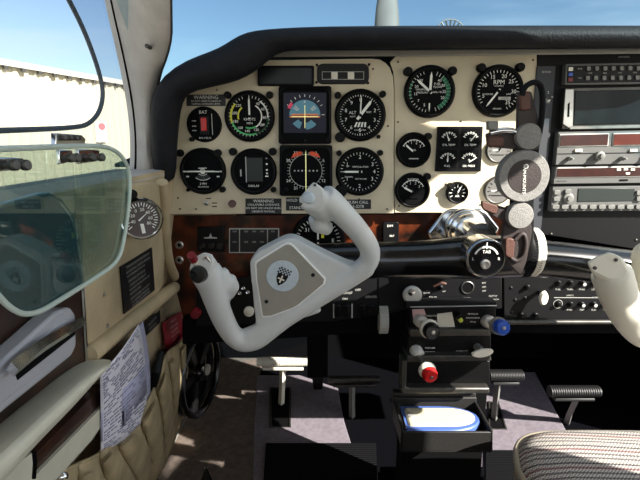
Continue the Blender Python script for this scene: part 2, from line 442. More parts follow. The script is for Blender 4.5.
# ================================================================ glareshield
# stations: outer pixel, inner pixel, front depth
gs = [((158,186),(178,186),.775), ((153,150),(178,150),.765), ((152,118),(181,120),.755), ((154,96),(184,102),.75), ((164,76),(190,94),.745), ((188,60),(206,90),.74), ((212,52),(232,85),.735), ((226,45),(248,79),.735), ((240,35),(264,68),.735), ((256,31),(276,55),.735), ((280,29.5),(292,51),.735), ((320,27.5),(330,50.5),.735), ((420,27),(424,50),.735), ((530,27),(530,49.5),.735), ((640,27),(640,49),.735), ((760,28),(760,50),.735)]
rings = []
for o_, i_, Y in gs:
    dx_ = (o_[0]-i_[0]); dy_ = (o_[1]-i_[1]); ln_ = math.hypot(dx_, dy_); o_ = (o_[0]+dx_/ln_*3.5, o_[1]+dy_/ln_*3.0)
    a = PY(*o_, Y); b = PY(*i_, Y); dv = (b-a); th = D-.012-Y
    n = 7
    front = [a+dv*t+Vector((0, -.014*math.sin(math.pi*t), 0)) for t in [k/(n-1) for k in range(n)]]
    back = [PY(i_[0]+(o_[0]-i_[0])*.08, i_[1]+(o_[1]-i_[1])*.12, D-.006), PY(i_[0]+(o_[0]-i_[0])*.9, i_[1]+(o_[1]-i_[1])*.8, D+.01)]
    rings.append(front+back)
mb = MB(); mb.loft(rings, 'black_vinyl'); gl = mb.build('glareshield', ang=50); gl.modifiers.new('s', 'SUBSURF').levels = 1; gl.modifiers['s'].render_levels = 1
tag(gl, 'black padded vinyl glareshield curving over the top of the instrument panel', 'glareshield')
# dash top from the glareshield forward, lengthened to block stray light
mb = MB(); a = PY(240, 38, .80).z
mb.prism([(-.10, .83, a), (.92, .83, a), (.92, 1.0, a-.015), (.92, 1.62, a-.06), (-.10, 1.62, a-.06), (-.10, 1.0, a-.015)], (0, 0, -.004), 'black_vinyl'); struct(mb.build('trim_6'))
mb = MB(); c = PY(450, 33, 1.0)
for q in range(9):
    t = math.radians(10+q*20); mb.tube([c+Vector((math.cos(t)*.012, 0, math.sin(t)*.006)), c+Vector((math.cos(t)*.027, 0, math.sin(t)*.024))], .0016, 'dark_metal', 6)
mb.tube([c+Vector((math.cos(t)*.028, 0, math.sin(t)*.025)) for t in [math.radians(q) for q in range(0, 181, 15)]], .0014, 'brushed', 6)
mb.box(c+Vector((0, 0, -.012)), (.05, .03, .024), 'dark_metal')
tag(mb.build('air_vent'), 'small fan shaped vent grille showing above the glareshield', 'vent')
# light metal lip under the glareshield
mb = MB(); slabY(mb, [(262,50), (330,50), (640,48), (760,48), (760,54), (640,53.5), (420,56), (262,57)], D-.012, .004, 'plate_grey'); tag(mb.build('panel_lip', bevel=.002), 'thin tan metal lip running under the edge of the glareshield', 'trim strip')

# ================================================================ panels
def panel(name, outl, Y, th, m, label, cat='panel', bevel=.0012, r=.3, parent=None, rd=True, ang=40):
    mb = MB(); slabY(mb, rounded(outl, r) if rd else outl, Y, th, m)
    o = mb.build(name, parent, bevel=bevel)
    if label and parent is None: tag(o, label, cat)
    return o
Y1 = D-.004
pL = MB(); slabY(pL, [(167,214.5), (167,160), (169,152), (176,152), (176.5,130), (179,108), (186,92), (200,84), (232,80), (248,73), (262,60), (372,58.5), (380,59.5), (386,63), (390,68), (393,76), (394,90), (394,213.5)], Y1, .004, 'cream_paint')
pL = pL.build('instrument_panel', bevel=.0015); tag(pL, 'cream painted instrument panel on the left carrying the flight instruments', 'instrument panel')
pR = MB(); slabY(pR, [(394.5,213), (394.5,90), (393.5,72), (390,62), (396,56), (470,55), (537,54), (537,100), (534,213)], D, .004, 'cream_paint')
pR = pR.build('instrument_panel', bevel=.0012); tag(pR, 'cream painted instrument panel in the centre around the engine gauges', 'instrument panel')
pB = MB(); slabY(pB, [(537.5,53), (760,52), (760,262), (640,250), (560,237), (524,232), (530,150)], D+.0, .006, 'black_paint')
pB = pB.build('radio_panel', bevel=.001); tag(pB, 'black panel on the right holding the radio stack', 'panel')
pG = MB(); slabY(pG, [(537,66), (556,66), (549,150), (541,231), (525,231), (530,150)], D-.003, .003, 'grey_face'); tag(pG.build('switch_strip', bevel=.0008), 'narrow dark grey switch strip left of the radio stack', 'panel')
pW = MB(); slabY(pW, [(168,215.5), (394,214.5), (394.5,214), (522,213.5), (500,300), (400,300), (260,312), (186,330), (176,290), (168,250)], D+.022, .004, 'burl_wood')
pW = pW.build('wood_subpanel', bevel=.001); tag(pW, 'burl wood subpanel below the cream instrument panels', 'panel')
pK = MB(); slabY(pK, [(330,268), (400,282), (400,312), (330,322), (196,326), (196,285)], D-.012, .018, 'black_paint'); pK = pK.build('subpanel', bevel=.002); tag(pK, 'black switch panel behind and below the left control yoke', 'panel')
pM = MB(); slabY(pM, [(378,278), (502,276), (503,309), (378,311)], D-.014, .02, 'black_paint'); pM = pM.build('centre_subpanel', bevel=.002); tag(pM, 'black subpanel with labels directly above the throttle quadrant', 'panel')
pT = MB(); slabY(pT, [(503.5,274), (700,276), (700,321), (503.5,321)], D-.016, .02, 'black_paint'); pT = pT.build('breaker_panel', bevel=.002); tag(pT, 'black circuit breaker panel behind the right control yoke', 'panel')
mb = MB(); a = PY(503.5, 322, D-.02); b = PY(700, 322, D-.02); mb.tube([a, b], .0045, 'dark_metal', 12); tag(mb.build('trim_rail'), 'rolled dark metal rail along the bottom of the breaker panel', 'rail')
for P_, ps, Yp in ((pL, ((373,69),(186,95),(196,209),(178,198),(180,209),(387,209),(359,199),(388,126),(217,90)), Y1), (pR, ((398,62),(533,60),(461,121),(446,169),(446,184),(399,206),(480,205),(398,122),(530,122)), D)):
    for x, y in ps: screw(PY(x, y, Yp), NY, .0016, P_, 'dark_metal')

# ================================================================ instruments
class G:
    """one instrument: an Empty on the panel, parts built in front of it"""
    def __init__(s, name, label, cx, cy, r, Y=Y1, cat='gauge', group=None):
        s.c = PY(cx, cy, Y); s.Y = Y; s.root = empty(name, s.c, label, cat, group)
        s.k = (PY(cx+1, cy, Y)-s.c).x; s.ky = (PY(cx, cy-1, Y)-s.c).z; s.r = r*s.k; s.ry = r*s.ky
        s.face = MB(); s.off = .0062
    def P(s, x, y, off=None):   # x right, y up in units of the radius
        return s.c+Vector((x*s.r, -(s.off if off is None else off), y*s.ry))
    def bezel(s, m='bezel_black', inner=.84, depth=.010):
        mb = MB(); a = s.r
        mb.lathe(s.c, NY, [(a*1.0, -.002), (a*1.0, depth*.55), (a*.95, depth*.9), (a*.9, depth), (a*inner, depth*.92), (a*inner, .002)], m, 40, caps=False)
        # close the ring's back
        mb.build('bezel', s.root); s.rf = inner; return s
    def dial(s, m='face_black'):
        s.face.lathe(s.c, NY, [(s.r*(s.rf+.01), .001), (s.r*(s.rf+.01), .0056)], m, 40); return s
    def tick(s, a, r0, r1, w=.03, m='ink_white', cx=0, cy=0, off=None):
        a = math.radians(a); d = (math.sin(a), math.cos(a)); n = (d[1]*w/2, -d[0]*w/2)
        s.face.poly([s.P(cx+d[0]*q+n[0]*e, cy+d[1]*q+n[1]*e, off) for q, e in ((r0, -1), (r1, -1), (r1, 1), (r0, 1))], m)
    def ticks(s, a0, a1, n, r0, r1, w=.03, m='ink_white', cx=0, cy=0):
        for k in range(n+1): s.tick(a0+(a1-a0)*k/n, r0, r1, w, m, cx, cy)
    def arc(s, a0, a1, r0, r1, m, cx=0, cy=0, off=None, n=24):
        A = [math.radians(a0+(a1-a0)*k/n) for k in range(n+1)]
        s.face.loft([[s.P(cx+math.sin(a)*r0, cy+math.cos(a)*r0, off) for a in A], [s.P(cx+math.sin(a)*r1, cy+math.cos(a)*r1, off) for a in A]], m, closed=False)
    def rect(s, x0, y0, x1, y1, m, off=None):
        s.face.poly([s.P(x0, y0, off), s.P(x1, y0, off), s.P(x1, y1, off), s.P(x0, y1, off)], m)
    def text(s, st, x, y, size, m='ink_white'):
        s.face.text(st, s.P(x, y), size*s.r, m)
    def nums(s, items, r, size, m='ink_white'):
        for a, t in items: s.text(t, math.sin(math.radians(a))*r, math.cos(math.radians(a))*r, size, m)
    def done(s): s.face.build('dial_face', s.root, smooth=False); return s
    def needle(s, a, ln, w=.06, tail=.15, m='ink_white', cx=0, cy=0, off=.0075, hub=.06, name='needle'):
        mb = MB(); a = math.radians(a); d = (math.sin(a), math.cos(a)); n = (d[1], -d[0])
        pts = [s.P(cx+d[0]*q+n[0]*e, cy+d[1]*q+n[1]*e, off) for q, e in ((-tail, -w/2), (ln*.8, -w/2), (ln, 0), (ln*.8, w/2), (-tail, w/2))]
        mb.prism(pts, (0, .0005, 0), m)
        if hub: mb.lathe(s.P(cx, cy, off-.001), NY, [(hub*s.r, 0), (hub*s.r, .0018)], 'bezel_black', 14)
        mb.build(name, s.root)
    def post(s, dx, dy, r=.13, ln=.012, name='post_light'):
        c = s.c+Vector((dx*s.r, 0, dy*s.ry)); R = r*s.r
        mb = MB(); mb.lathe(c, NY, [(R, -.001), (R, ln*.7), (R*.8, ln), (.0001, ln)], 'knob_black', 16)
        mb.build(name, s.root)
    def cover(s):
        pass
def std(g, *posts):
    for p in posts: g.post(*p)
    return g
# breaker / battery gauge
g = G('battery_gauge', 'small round black gauge with a red rocker and tiny white marks, upper left of panel', 204.5, 124.5, 17.5)
g.bezel(inner=.95, depth=.004).dial(); g.text('BAT', 0, .68, .26)
for y in (.2, -.1, -.35): g.rect(-.66, y-.03, -.42, y+.03, 'ink_dim')
g.rect(.46, -.6, .5, .6, 'ink_dim'); g.text('BUS VOLTS', .05, -.78, .14); g.done()
mb = MB(); mb.box(g.P(.05, -.05, .007), (g.r*.5, .005, g.r*1.0), 'black_plastic'); mb.build('switch_guard', g.root, bevel=.0006)
mb = MB(); mb.box(g.P(.05, 0, .0115), (g.r*.3, .006, g.r*.72), 'red_plastic'); mb.build('rocker', g.root, bevel=.0008, label='red rocker switch')
g.post(-.72, -.85, .13)
# airspeed
g = G('airspeed_indicator', 'round airspeed indicator with green, yellow and white speed arcs', 250, 116.5, 25)
g.bezel().dial(); g.arc(95, 250, .7, .77, 'ink_green'); g.arc(250, 312, .7, .78, 'ink_yellow'); g.arc(35, 160, .7, .76, 'ink_white'); g.arc(150, 200, .44, .5, 'ink_green'); g.arc(255, 320, .42, .48, 'ink_yellow'); g.arc(30, 150, .46, .51, 'ink_white')
g.ticks(0, 340, 34, .72, .82, .02); g.nums([(35,'40'),(62,'60'),(95,'80'),(125,'100'),(155,'120'),(190,'140'),(220,'160'),(250,'180'),(282,'200'),(315,'220')], .6, .15); g.text('KNOTS', 0, -.12, .14); g.text('MPH', 0, -.28, .12); g.done()
g.needle(0, .78, .07, .1); std(g, (-.84, .84, .14), (.82, .84, .14))
# altimeter
g = G('altimeter', 'round altimeter with white numerals nought to nine and a striped flag window', 360, 115.5, 25.5)
g.bezel().dial(); g.ticks(0, 352.8, 49, .74, .8, .018); g.ticks(0, 324, 9, .7, .8, .03)
g.nums([(k*36, str(k)) for k in range(10)], .59, .2); g.text('ALT', -.3, .1, .16); g.text('100 FT', -.3, -.05, .08); g.text('FEET', .33, .12, .1)
for k in range(4): g.face.poly([g.P(-.24+k*.13, -.46), g.P(-.17+k*.13, -.46), g.P(-.09+k*.11, -.27), g.P(-.16+k*.11, -.27)], 'ink_white')
g.text('CALIBRATED', 0, -.58, .08); g.done(); g.needle(2, .76, .05, .12); g.needle(37, .72, .11, .2, off=.0085)
std(g, (-.88, .78, .13), (.85, .82, .13), (-.78, -.86, .2), (.74, -.84, .08, .006))
# turn coordinator
g = G('turn_coordinator', 'round turn coordinator with a white aircraft silhouette and curved slip tube', 203.5, 171, 23)
g.bezel().dial(); g.arc(-70, 70, .02, .1, 'ink_white'); g.rect(-.72, -.04, .72, .01, 'ink_white'); g.arc(0, 360, 0, .12, 'ink_white'); g.rect(-.18, .12, .18, .15, 'ink_white')
for sx in (-1, 1): g.rect(sx*.8-.06, -.04, sx*.8+.06, .02, 'ink_white'); g.rect(sx*.66-.06, -.26, sx*.66+.06, -.2, 'ink_white')
g.arc(140, 220, .28, .48, 'lcd_green', 0, .1); g.arc(140, 220, .26, .28, 'ink_white', 0, .1); g.arc(140, 220, .48, .5, 'ink_white', 0, .1); g.rect(-.05, -.37, -.03, -.18, 'ink_white'); g.rect(.03, -.37, .05, -.18, 'ink_white')
g.text('2 MIN', 0, -.54, .12); g.text('NO PITCH', 0, -.68, .1); g.done(); g.needle(90, .6, .05, .6, hub=0)
std(g, (-.94, .78, .16), (.68, .78, .16), (.82, -.8, .13), (-.7, -.82, .08, .006))
# digital clock style gauge
g = G('digital_indicator', 'round black digital instrument with a grey green display in the middle', 254, 171.5, 23)
g.bezel().dial(); g.rect(-.3, -.42, .4, .6, 'lcd_green'); g.rect(-.34, -.46, -.3, .64, 'ink_dim')
for y in (.55, .3, .05, -.1): g.rect(.54, y, .62, y+.06, 'ink_white')
g.rect(.5, -.22, .64, -.17, 'ink_white'); g.rect(-.58, -.2, -.52, .1, 'ink_dim'); g.text('DISPLAY', .0, -.62, .13); g.done()
for k in range(4): pass
std(g, (-.86, .86, .17), (.84, .86, .17), (.84, -.78, .12), (-.58, .62, .06, .006))
# vertical speed
g = G('vertical_speed_indicator', 'round vertical speed indicator with its white needle pointing left', 359.5, 171.5, 24)
g.bezel().dial(); g.ticks(-90, 250, 34, .72, .8, .02); g.nums([(-60,'1'),(0,'2'),(60,'3'),(90,'4'),(120,'3'),(180,'2'),(240,'1')], .6, .22)
g.text('VERTICAL SPEED', .02, .2, .09); g.text('UP', -.5, .22, .1); g.text('DOWN', -.45, -.22, .1); g.text('FEET PER MIN', .05, -.3, .08); g.done(); g.needle(-90, .72, .08, .1)
std(g, (-.86, .76, .12), (.83, .78, .12), (-.78, -.8, .26))
# manifold / fuel flow
g = G('fuel_flow_gauge', 'round engine gauge with a broad green arc down its right side', 429, 92, 25.5, D)
g.bezel().dial(); g.arc(40, 150, .64, .8, mat('dial_green', (44,120,88), .6)); g.arc(250, 300, .74, .8, 'dial_green'); g.ticks(20, 160, 14, .66, .82, .02); g.ticks(190, 340, 15, .72, .82, .02)
g.nums([(40,'40'),(65,'30'),(90,'25'),(115,'20'),(200,'5'),(230,'7'),(260,'15'),(290,'20'),(320,'30')], .56, .15); g.text('FUEL', .28, .3, .12); g.text('FLOW', .3, .18, .12); g.text('MANIFOLD', -.3, .08, .1); g.text('PRESSURE', -.3, -.04, .1); g.text('GAL HR', .3, -.02, .1); g.done()
g.needle(-48, .72, .09, .1); g.needle(2, .76, .09, .05, off=.0085); g.needle(180, .8, .05, -.45, hub=0)
std(g, (-.88, .78, .17), (.84, .8, .17))
# tachometer
g = G('tachometer', 'round tachometer reading RPM with its white needle pointing lower left', 497, 91.5, 25.5, D)
g.bezel().dial(); g.ticks(-125, 150, 28, .72, .82, .025); g.nums([(-108,'5'),(-68,'10'),(-25,'15'),(18,'20'),(52,'25'),(92,'30'),(138,'35')], .6, .21)
g.text('RPM', 0, .34, .24); g.text('HUNDREDS', 0, .2, .07); g.text('HOURS', -.36, -.12, .1); g.text('1/10', .4, -.12, .1); g.rect(.02, -.34, .5, -.22, 'ink_dim'); g.text('22608', .26, -.28, .12, 'face_black'); g.text('electric', 0, -.68, .11); g.done()
g.needle(216, .76, .07, .1)
std(g, (-.72, .9, .17), (.78, .92, .17))
# two small gauges
for lab, cx, cy, a, arcs in (('small round black gauge, upper of the pair below the fuel flow gauge', 413, 150, -50, 1), ('small round black gauge, lower of the pair below the fuel flow gauge', 412, 190, -62, 0)):
    g = G('oil_gauge', lab, cx, cy, 17.5, D, group='pair of small round gauges'); g.bezel(inner=.86).dial()
    g.arc(-60, 60, .66, .7, 'ink_white', 0, -.1); g.ticks(-60, 60, 8, .6, .72, .03, 'ink_white', 0, -.1); g.nums([(-60,'0'),(-20,'1'),(20,'2'),(60,'3')], .42, .2)
    g.text('FUEL' if arcs else 'SUCTION', 0, 0 if arcs else .62, .14); g.rect(-.25, -.52, .3, -.46, 'ink_dim')
    if not arcs: g.arc(100, 260, .05, .62, 'black_matte', 0, -.2)
    g.done(); g.needle(a, .62, .1, .05, cx=0, cy=-.1); g.post(.8, .78, .2)
# engine cluster
cl = empty('engine_cluster', PY(461, 148, D), 'square black cluster of four small engine gauges', 'gauge cluster')
mb = MB(); slabY(mb, [(438,126.5), (483,126.5), (481,171.5), (435.5,171.5)], D-.005, .006, 'bezel_black'); mb.build('housing', cl, bevel=.0008)
for cx, cy, t, a in ((449, 138, 'CYL TEMP', -20), (470.5, 138, 'OIL TEMP', 40), (447.5, 159, 'FUEL', 0), (469, 159, 'OIL PRESS', 60)):
    g = G.__new__(G); g.c = PY(cx, cy, D-.005); g.Y = D; g.root = cl; g.k = (PY(cx+1, cy, D)-PY(cx, cy, D)).x; g.ky = g.k; g.r = g.ry = 9.5*g.k; g.face = MB(); g.off = .0009; g.rf = 1
    mb_ = g.face; mb_.poly([g.P(x, y, .0005) for x, y in ((-.95, -.95), (.95, -.95), (.95, .95), (-.95, .95))], 'face_black')
    g.arc(-65, 65, .7, .8, 'ink_dim', 0, -.2); g.ticks(-65, 65, 6, .6, .86, .08, 'ink_white', 0, -.2); g.text(t, 0, -.72, .3); g.text('75', 0, -.1, .26)
    g.face.build('gauge_face', cl, smooth=False)
    mb = MB(); a = math.radians(a); mb.prism([g.P(math.sin(a)*q+math.cos(a)*e, -.3+math.cos(a)*q-math.sin(a)*e, .002) for q, e in ((0, -.06), (.8, -.03), (.8, .03), (0, .06))], (0, .0005, 0), 'ink_white'); mb.build('needle', cl)
# small gauges near the phone mount
g = G('vacuum_gauge', 'tiny round black gauge in the sunlit cream panel under the engine cluster', 456.5, 192.5, 11, D)
g.bezel(inner=.8).dial(); g.ticks(-120, 120, 8, .5, .75, .06); g.text('AIR', 0, -.3, .26); g.done(); g.needle(25, .6, .1, .1); g.post(-.62, .62, .3, .014, 'button')
for lab, cx, cy, r, a in (('round silver faced gauge, upper one peeking out left of the phone holder ring', 498, 150, 13, 30), ('round silver faced gauge, lower one peeking out left of the phone holder ring', 497, 190, 14, 80)):
    g = G('silver_gauge', lab, cx, cy, r, D, group='silver faced gauges behind the phone holder'); g.bezel('dark_metal', .86, .006); g.dial(mat('silver_face%d' % cy, (122,120,116), .3, metal=.3))
    g.ticks(-120, 120, 10, .6, .78, .05, 'face_black'); g.rect(-.5, -.06, .1, .02, 'ink_white'); g.rect(-.5, -.4, .4, -.34, 'face_black'); g.done(); g.needle(a, .6, .08, .1, 'face_black')
# flight displays
def square_gauge(name, label, cx, cy, w, h):
    g = G(name, label, cx, cy, w/2, Y1); hh = h/w
    mb = MB(); ol = rrect(cx-w/2, cy-h/2, cx+w/2, cy+h/2, 2.5); il = rrect(cx-w/2+2.5, cy-h/2+3, cx+w/2-2.5, cy+h/2-4, 7)
    A = [PY(x, y, Y1-.001) for x, y in ol]; B = [PY(x, y, Y1-.011) for x, y in ol]; n = len(ol)
    Cc = [PY(x, y, Y1-.013) for x, y in il]; Dd = [PY(x, y, Y1-.006) for x, y in il]
    mb.loft([A, B, Cc, Dd], 'bezel_black', caps=False); mb.build('bezel', g.root, ang=30)
    g.face.poly([PY(x, y, Y1-.0064) for x, y in rrect(cx-w/2+1, cy-h/2+1, cx+w/2-1, cy+h/2-1, 5)], 'face_black'); g.off = .0068
    return g
g = square_gauge('attitude_display', 'square electronic attitude display with blue sky over orange ground', 305, 115, 53, 58)
cyo = .05
g.rect(-.8, -.68, .8, .82, 'display_blue')
g.off = .0070; g.arc(-90, 90, 0, .58, 'display_sky', 0, -.02); g.arc(90, 270, 0, .58, 'display_blue', 0, -.02); g.off = .0072; g.rect(-.57, -.1, .57, -.04, 'display_ground'); g.rect(-.5, -.02, .5, .04, 'display_ground'); g.arc(130, 175, .3, .56, 'display_sky'); g.arc(200, 235, .3, .56, 'display_sky')
g.off = .0074; g.ticks(-60, 60, 8, .66, .76, .02); g.tick(90, .62, .74, .02); g.arc(-68, -48, .58, .7, 'display_magenta'); g.rect(-.5, -.085, .5, -.06, 'display_line'); g.rect(-.012, -.5, .012, .36, 'display_line'); g.text('A', 0, .48, .12)
for x in (-.38, .38): 
    g.ticks(x*120, x*160, 3, .3, .5, .015)
g.done(); mb = MB(); mb.lathe(PY(305.5, 141, Y1-.012), NY, [(.003, 0), (.003, .003), (.001, .004)], 'knob_black', 16); mb.build('knob', g.root)
g = square_gauge('heading_indicator', 'square course deviation indicator with two orange warning flags at the top', 306, 170.5, 53, 51)
g.arc(0, 360, .6, .62, 'ink_dim'); g.ticks(0, 350, 35, .62, .7, .018, 'ink_dim'); g.nums([(30,'3'),(60,'6'),(120,'12'),(150,'15'),(210,'21'),(240,'24'),(300,'30'),(330,'33')], .76, .16)
for sx in (-1, 1): g.face.poly([g.P(sx*.14, .58), g.P(sx*.54, .48), g.P(sx*.46, .64), g.P(sx*.26, .72), g.P(sx*.14, .7)], 'ink_orange')
for k in range(-3, 4): g.arc(0, 360, 0, .035, 'ink_dim', k*.14, .0, n=10)
g.done(); g.needle(0, .78, .03, .8, 'display_line', hub=0); mb = MB(); mb.lathe(PY(286, 190, Y1-.012), NY, [(.004, 0), (.004, .005), (.002, .006)], 'knob_black', 16); mb.build('knob', g.root); mb = MB(); mb.lathe(PY(326, 190, Y1-.012), NY, [(.004, 0), (.004, .005), (.002, .006)], 'knob_black', 16); mb.build('knob', g.root)
# top annunciators
r_ = empty('annunciator', PY(285.5, 75.5, Y1), 'blank dark rectangular annunciator window above the attitude display', 'annunciator')
mb = MB(); slabY(mb, rrect(257.5, 65.5, 314, 86, 2), Y1-.005, .006, 'bezel_black'); mb.build('housing', r_, bevel=.001)
mb = MB(); slabY(mb, rrect(260, 68, 311.5, 83.5, 1), Y1-.0055, .001, 'screen_dark'); mb.build('screen', r_)
r_ = empty('annunciator', PY(343, 73.5, Y1), 'rounded black annunciator with two lit white square buttons', 'annunciator')
mb = MB(); slabY(mb, rrect(317, 63.5, 369, 84, 6), Y1-.005, .006, 'black_plastic'); mb.build('housing', r_, bevel=.001)
mb = MB()
for (x0, y0, x1, y1) in ((322,71.5,364,72), (322,79,364,79.5), (322,72,322.5,79), (363.5,72,364,79)): slabY(mb, [(x0,y0),(x1,y0),(x1,y1),(x0,y1)], Y1-.0054, .0005, 'ink_dim')
mb.build('outline', r_, smooth=False)
for x in (334.5, 351): 
    mb = MB(); slabY(mb, rrect(x-3.2, 72, x+3.2, 79, .6), Y1-.0075, .003, 'white_plastic'); b_ = mb.build('button', r_, bevel=.0004)
for x, y in ((317,65),(369,64.5),(316.5,82.5),(368,83)): screw(PY(x, y, Y1), NY, .0022, r_, 'knob_black')
# placards
def placard(name, label, outl, Y, m='placard_black', lines=(), ink='ink_white', group=None, cat='placard', th=.0012):
    mb = MB(); P = [PY(x, y, Y) for x, y in outl]; mb.prism(P, (0, th, 0), m)
    tl, tr, br, bl = P
    R = (tr-tl); U = (tl-bl)
    for s_, fx, fy, fh in lines:
        c = bl+R*fx+U*fy+Vector((0, -.0003, 0)); mb.text(s_, c, fh*U.length, ink, R.normalized(), U.normalized())
    o = mb.build(name, smooth=False); return tag(o, label, cat, group)
placard('placard', 'black WARNING placard at the top left above the battery gauge', [(186.5,94.5),(225.5,94.5),(225.5,106),(186.5,106)], Y1-.0012, lines=(('WARNING', .5, .74, .46), ('DO NOT OPERATE UNLESS IN', .5, .42, .2), ('NORMAL CATEGORY LIMITS', .5, .17, .2)))
placard('placard', 'black WARNING placard at the bottom of the left panel under the digital instrument', [(245.5,198.5),(281.5,198.5),(281.5,214),(245.5,214)], Y1-.0012, lines=(('WARNING', .5, .83, .27), ('COLLAPSIBLE GUIDANCE', .5, .6, .18), ('DO NOT USE UNLESS LEVEL', .5, .38, .18), ('OBSERVE MANUAL', .5, .16, .18)))
placard('placard', 'small black and white placard half hidden behind the right grip of the left yoke', [(286,197.5),(310,197.5),(310,210.5),(286,210.5)], Y1-.0012, lines=(('HOLD', .25, .78, .3), ('STANDBY', .5, .2, .3)))
placard('placard', 'small black placard with two lines of text below the vertical speed indicator', [(345.5,199.5),(371,199.5),(371,209),(345.5,209)], Y1-.0012, lines=(('PUSH CALL', .5, .7, .42), ('5-2278', .5, .26, .42)))
# switch and knob on the cream panel
def toggle(P0, lab, R=.003, m='brushed', name='toggle_switch', up=.3, ln=.012, parent=None, cat='switch', group=None):
    r_ = empty(name, P0, lab, cat, group) if parent is None else parent
    mb = MB(); mb.lathe(P0, NY, [(R*1.4, -.001), (R*1.4, .002), (R, .0025), (R, .005), (R*.7, .006)], m, 12); mb.build('nut', r_)
    mb = MB(); mb.cyl(P0+Vector((0, -.004, 0)), P0+Vector((0, -.004-ln*math.cos(up), ln*math.sin(up))), R*.35, m, R*.6, 12); mb.build('lever', r_)
    return r_
toggle(PY(206.5, 203, Y1), 'small metal toggle switch at the lower left of the cream panel')
mb = MB(); 
for x, y in ((212,203),(212,206.5),(206,198.5)): slabY(mb, [(x, y-.4), (x+5, y-.4), (x+5, y+.5), (x, y+.5)], Y1-.0004, .0004, 'face_black')
mb.build('markings', pL, smooth=False)
def knob(P0, lab, R, ln, m='knob_black', name='knob', cat='knob', axis=NY, prof=None, group=None, cap=None):
    mb = MB(); prof = prof or [(R, -.001), (R, ln*.8), (R*.85, ln), (.0001, ln)]
    mb.lathe(P0, axis, prof, m, 24)
    if cap: mb.lathe(Vector(P0)+Vector(axis).normalized()*ln, axis, [(R*.5, 0), (R*.45, .0008), (.0001, .001)], cap, 16)
    return tag(mb.build(name), lab, cat, group)
knob(PY(232.5, 203.5, Y1), 'small brownish push knob beside the toggle switch on the cream panel', .0065, .006, mat('knob_brown', (96,70,66), .5))
# radio stack -----------------------------------------------------------------
YR = D-.012
def rbox(name, root, outl, Y, th, m, bevel=.0008, label=None): 
    mb = MB(); slabY(mb, outl, Y, th, m); return mb.build(name, root, bevel=bevel, label=label)
# audio panel
r_ = empty('audio_panel', PY(640, 74, YR), 'black audio selector panel with two rows of small white buttons, top of the radio stack', 'radio')
rbox('faceplate', r_, [(566,64), (724,61), (724,83), (565,85)], YR, .013, 'radio_grey'); rbox('face', r_, [(568,66), (722,63), (722,81), (567,83)], YR-.0008, .002, 'black_plastic')
rbox('indicator', r_, [(569,67), (573.5,67), (573,71), (568.5,71)], YR-.0018, .001, 'white_plastic'); rbox('indicator', r_, [(568.6,72.5), (573.2,72.5), (573,76), (568.5,76)], YR-.0018, .001, 'blue_plastic'); rbox('indicator', r_, [(568.5,77.5), (573,77.5), (573,81.5), (568.4,81.5)], YR-.0018, .001, 'dark_red')
for row, y in ((0, 68.5), (1, 78)):
    for k in range(16): x = 589+k*8.3-row*1; rbox('button', r_, rrect(x-1.8, y-2.2-k*.05, x+1.8, y+2-k*.05, .8, 2), YR-.0035, .003, 'steel_grey', 0)
mb = MB()
for k in range(8): mb.text(('COM','NAV','ADF','MKR','DME','AUX','TEL','SPR')[k], PY(590+k*15, 73.3-k*.2, YR-.0012), .0030, 'ink_dim')
mb.text('PWR', PY(580, 69, YR-.0012), .0032, 'ink_dim'); mb.text('VOL', PY(580, 78, YR-.0012), .0032, 'ink_dim'); mb.build('markings', r_, smooth=False)
# moving map
r_ = empty('moving_map_display', PY(640, 108, YR), 'wide dark moving map display with a grey bezel in the radio stack', 'display')
rbox('bezel', r_, [(565,88), (724,85), (724,127), (562,129)], YR, .013, 'dark_metal'); rbox('left_grip', r_, [(565.5,89), (574,89), (573,126), (569,128), (563,124)], YR-.003, .004, 'brushed'); rbox('screen', r_, [(575.5,91), (722,88), (722,122), (573.5,125)], YR-.0015, .002, 'screen_dark'); rbox('lower_edge', r_, [(570,126.5), (722,123.5), (722,126.5), (569.5,129.5)], YR-.002, .003, 'steel_grey')
for y in (106,): rbox('slot', r_, [(568,104), (569.8,102), (569.4,117), (567.6,117)], YR-.0036, .001, 'black_matte', 0)
# nav com
r_ = empty('navigation_radio', PY(640, 148, YR), 'silver faced navigation radio with two orange red frequency windows', 'radio')
rbox('faceplate', r_, [(558.5,132), (724,129), (724,163), (555.5,165)], YR, .013, 'radio_grey')
rbox('frequency_window', r_, [(560,134), (609.5,133), (608.5,146), (559,147)], YR-.0015, .002, 'ink_dim'); rbox('frequency_window', r_, [(613.5,133), (680,132), (680,145), (612.5,146)], YR-.0015, .002, 'ink_dim')
rbox('window_glass', r_, [(561,135.2), (608.6,134.2), (607.6,145), (560,146)], YR-.0022, .001, 'led_window', 0); rbox('window_glass', r_, [(614.5,134.2), (679,133), (679,144), (613.5,145)], YR-.0022, .001, 'led_bright', 0)
for x, y, R in ((568.5,158.5,.0035), (598,156,.0075), (621,158.5,.0035), (650,155,.0075)):
    p = PY(x, y, YR); mb = MB(); mb.lathe(p, NY, [(R, -.001), (R, .008), (R*.8, .009), (R*.55, .009), (R*.5, .015), (.0001, .0155)], 'steel_grey', 20); mb.build('knob', r_)
for x in (579, 634): rbox('button', r_, [(x-3.5,149.2), (x+3.5,149), (x+3.5,151.8), (x-3.5,152)], YR-.003, .003, 'white_plastic', .0003)
mb = MB(); slabY(mb, [(557.6,153.6), (724,151), (724,151.6), (557.6,154.3)], YR-.0006, .0005, 'face_black'); mb.build('seam', r_)
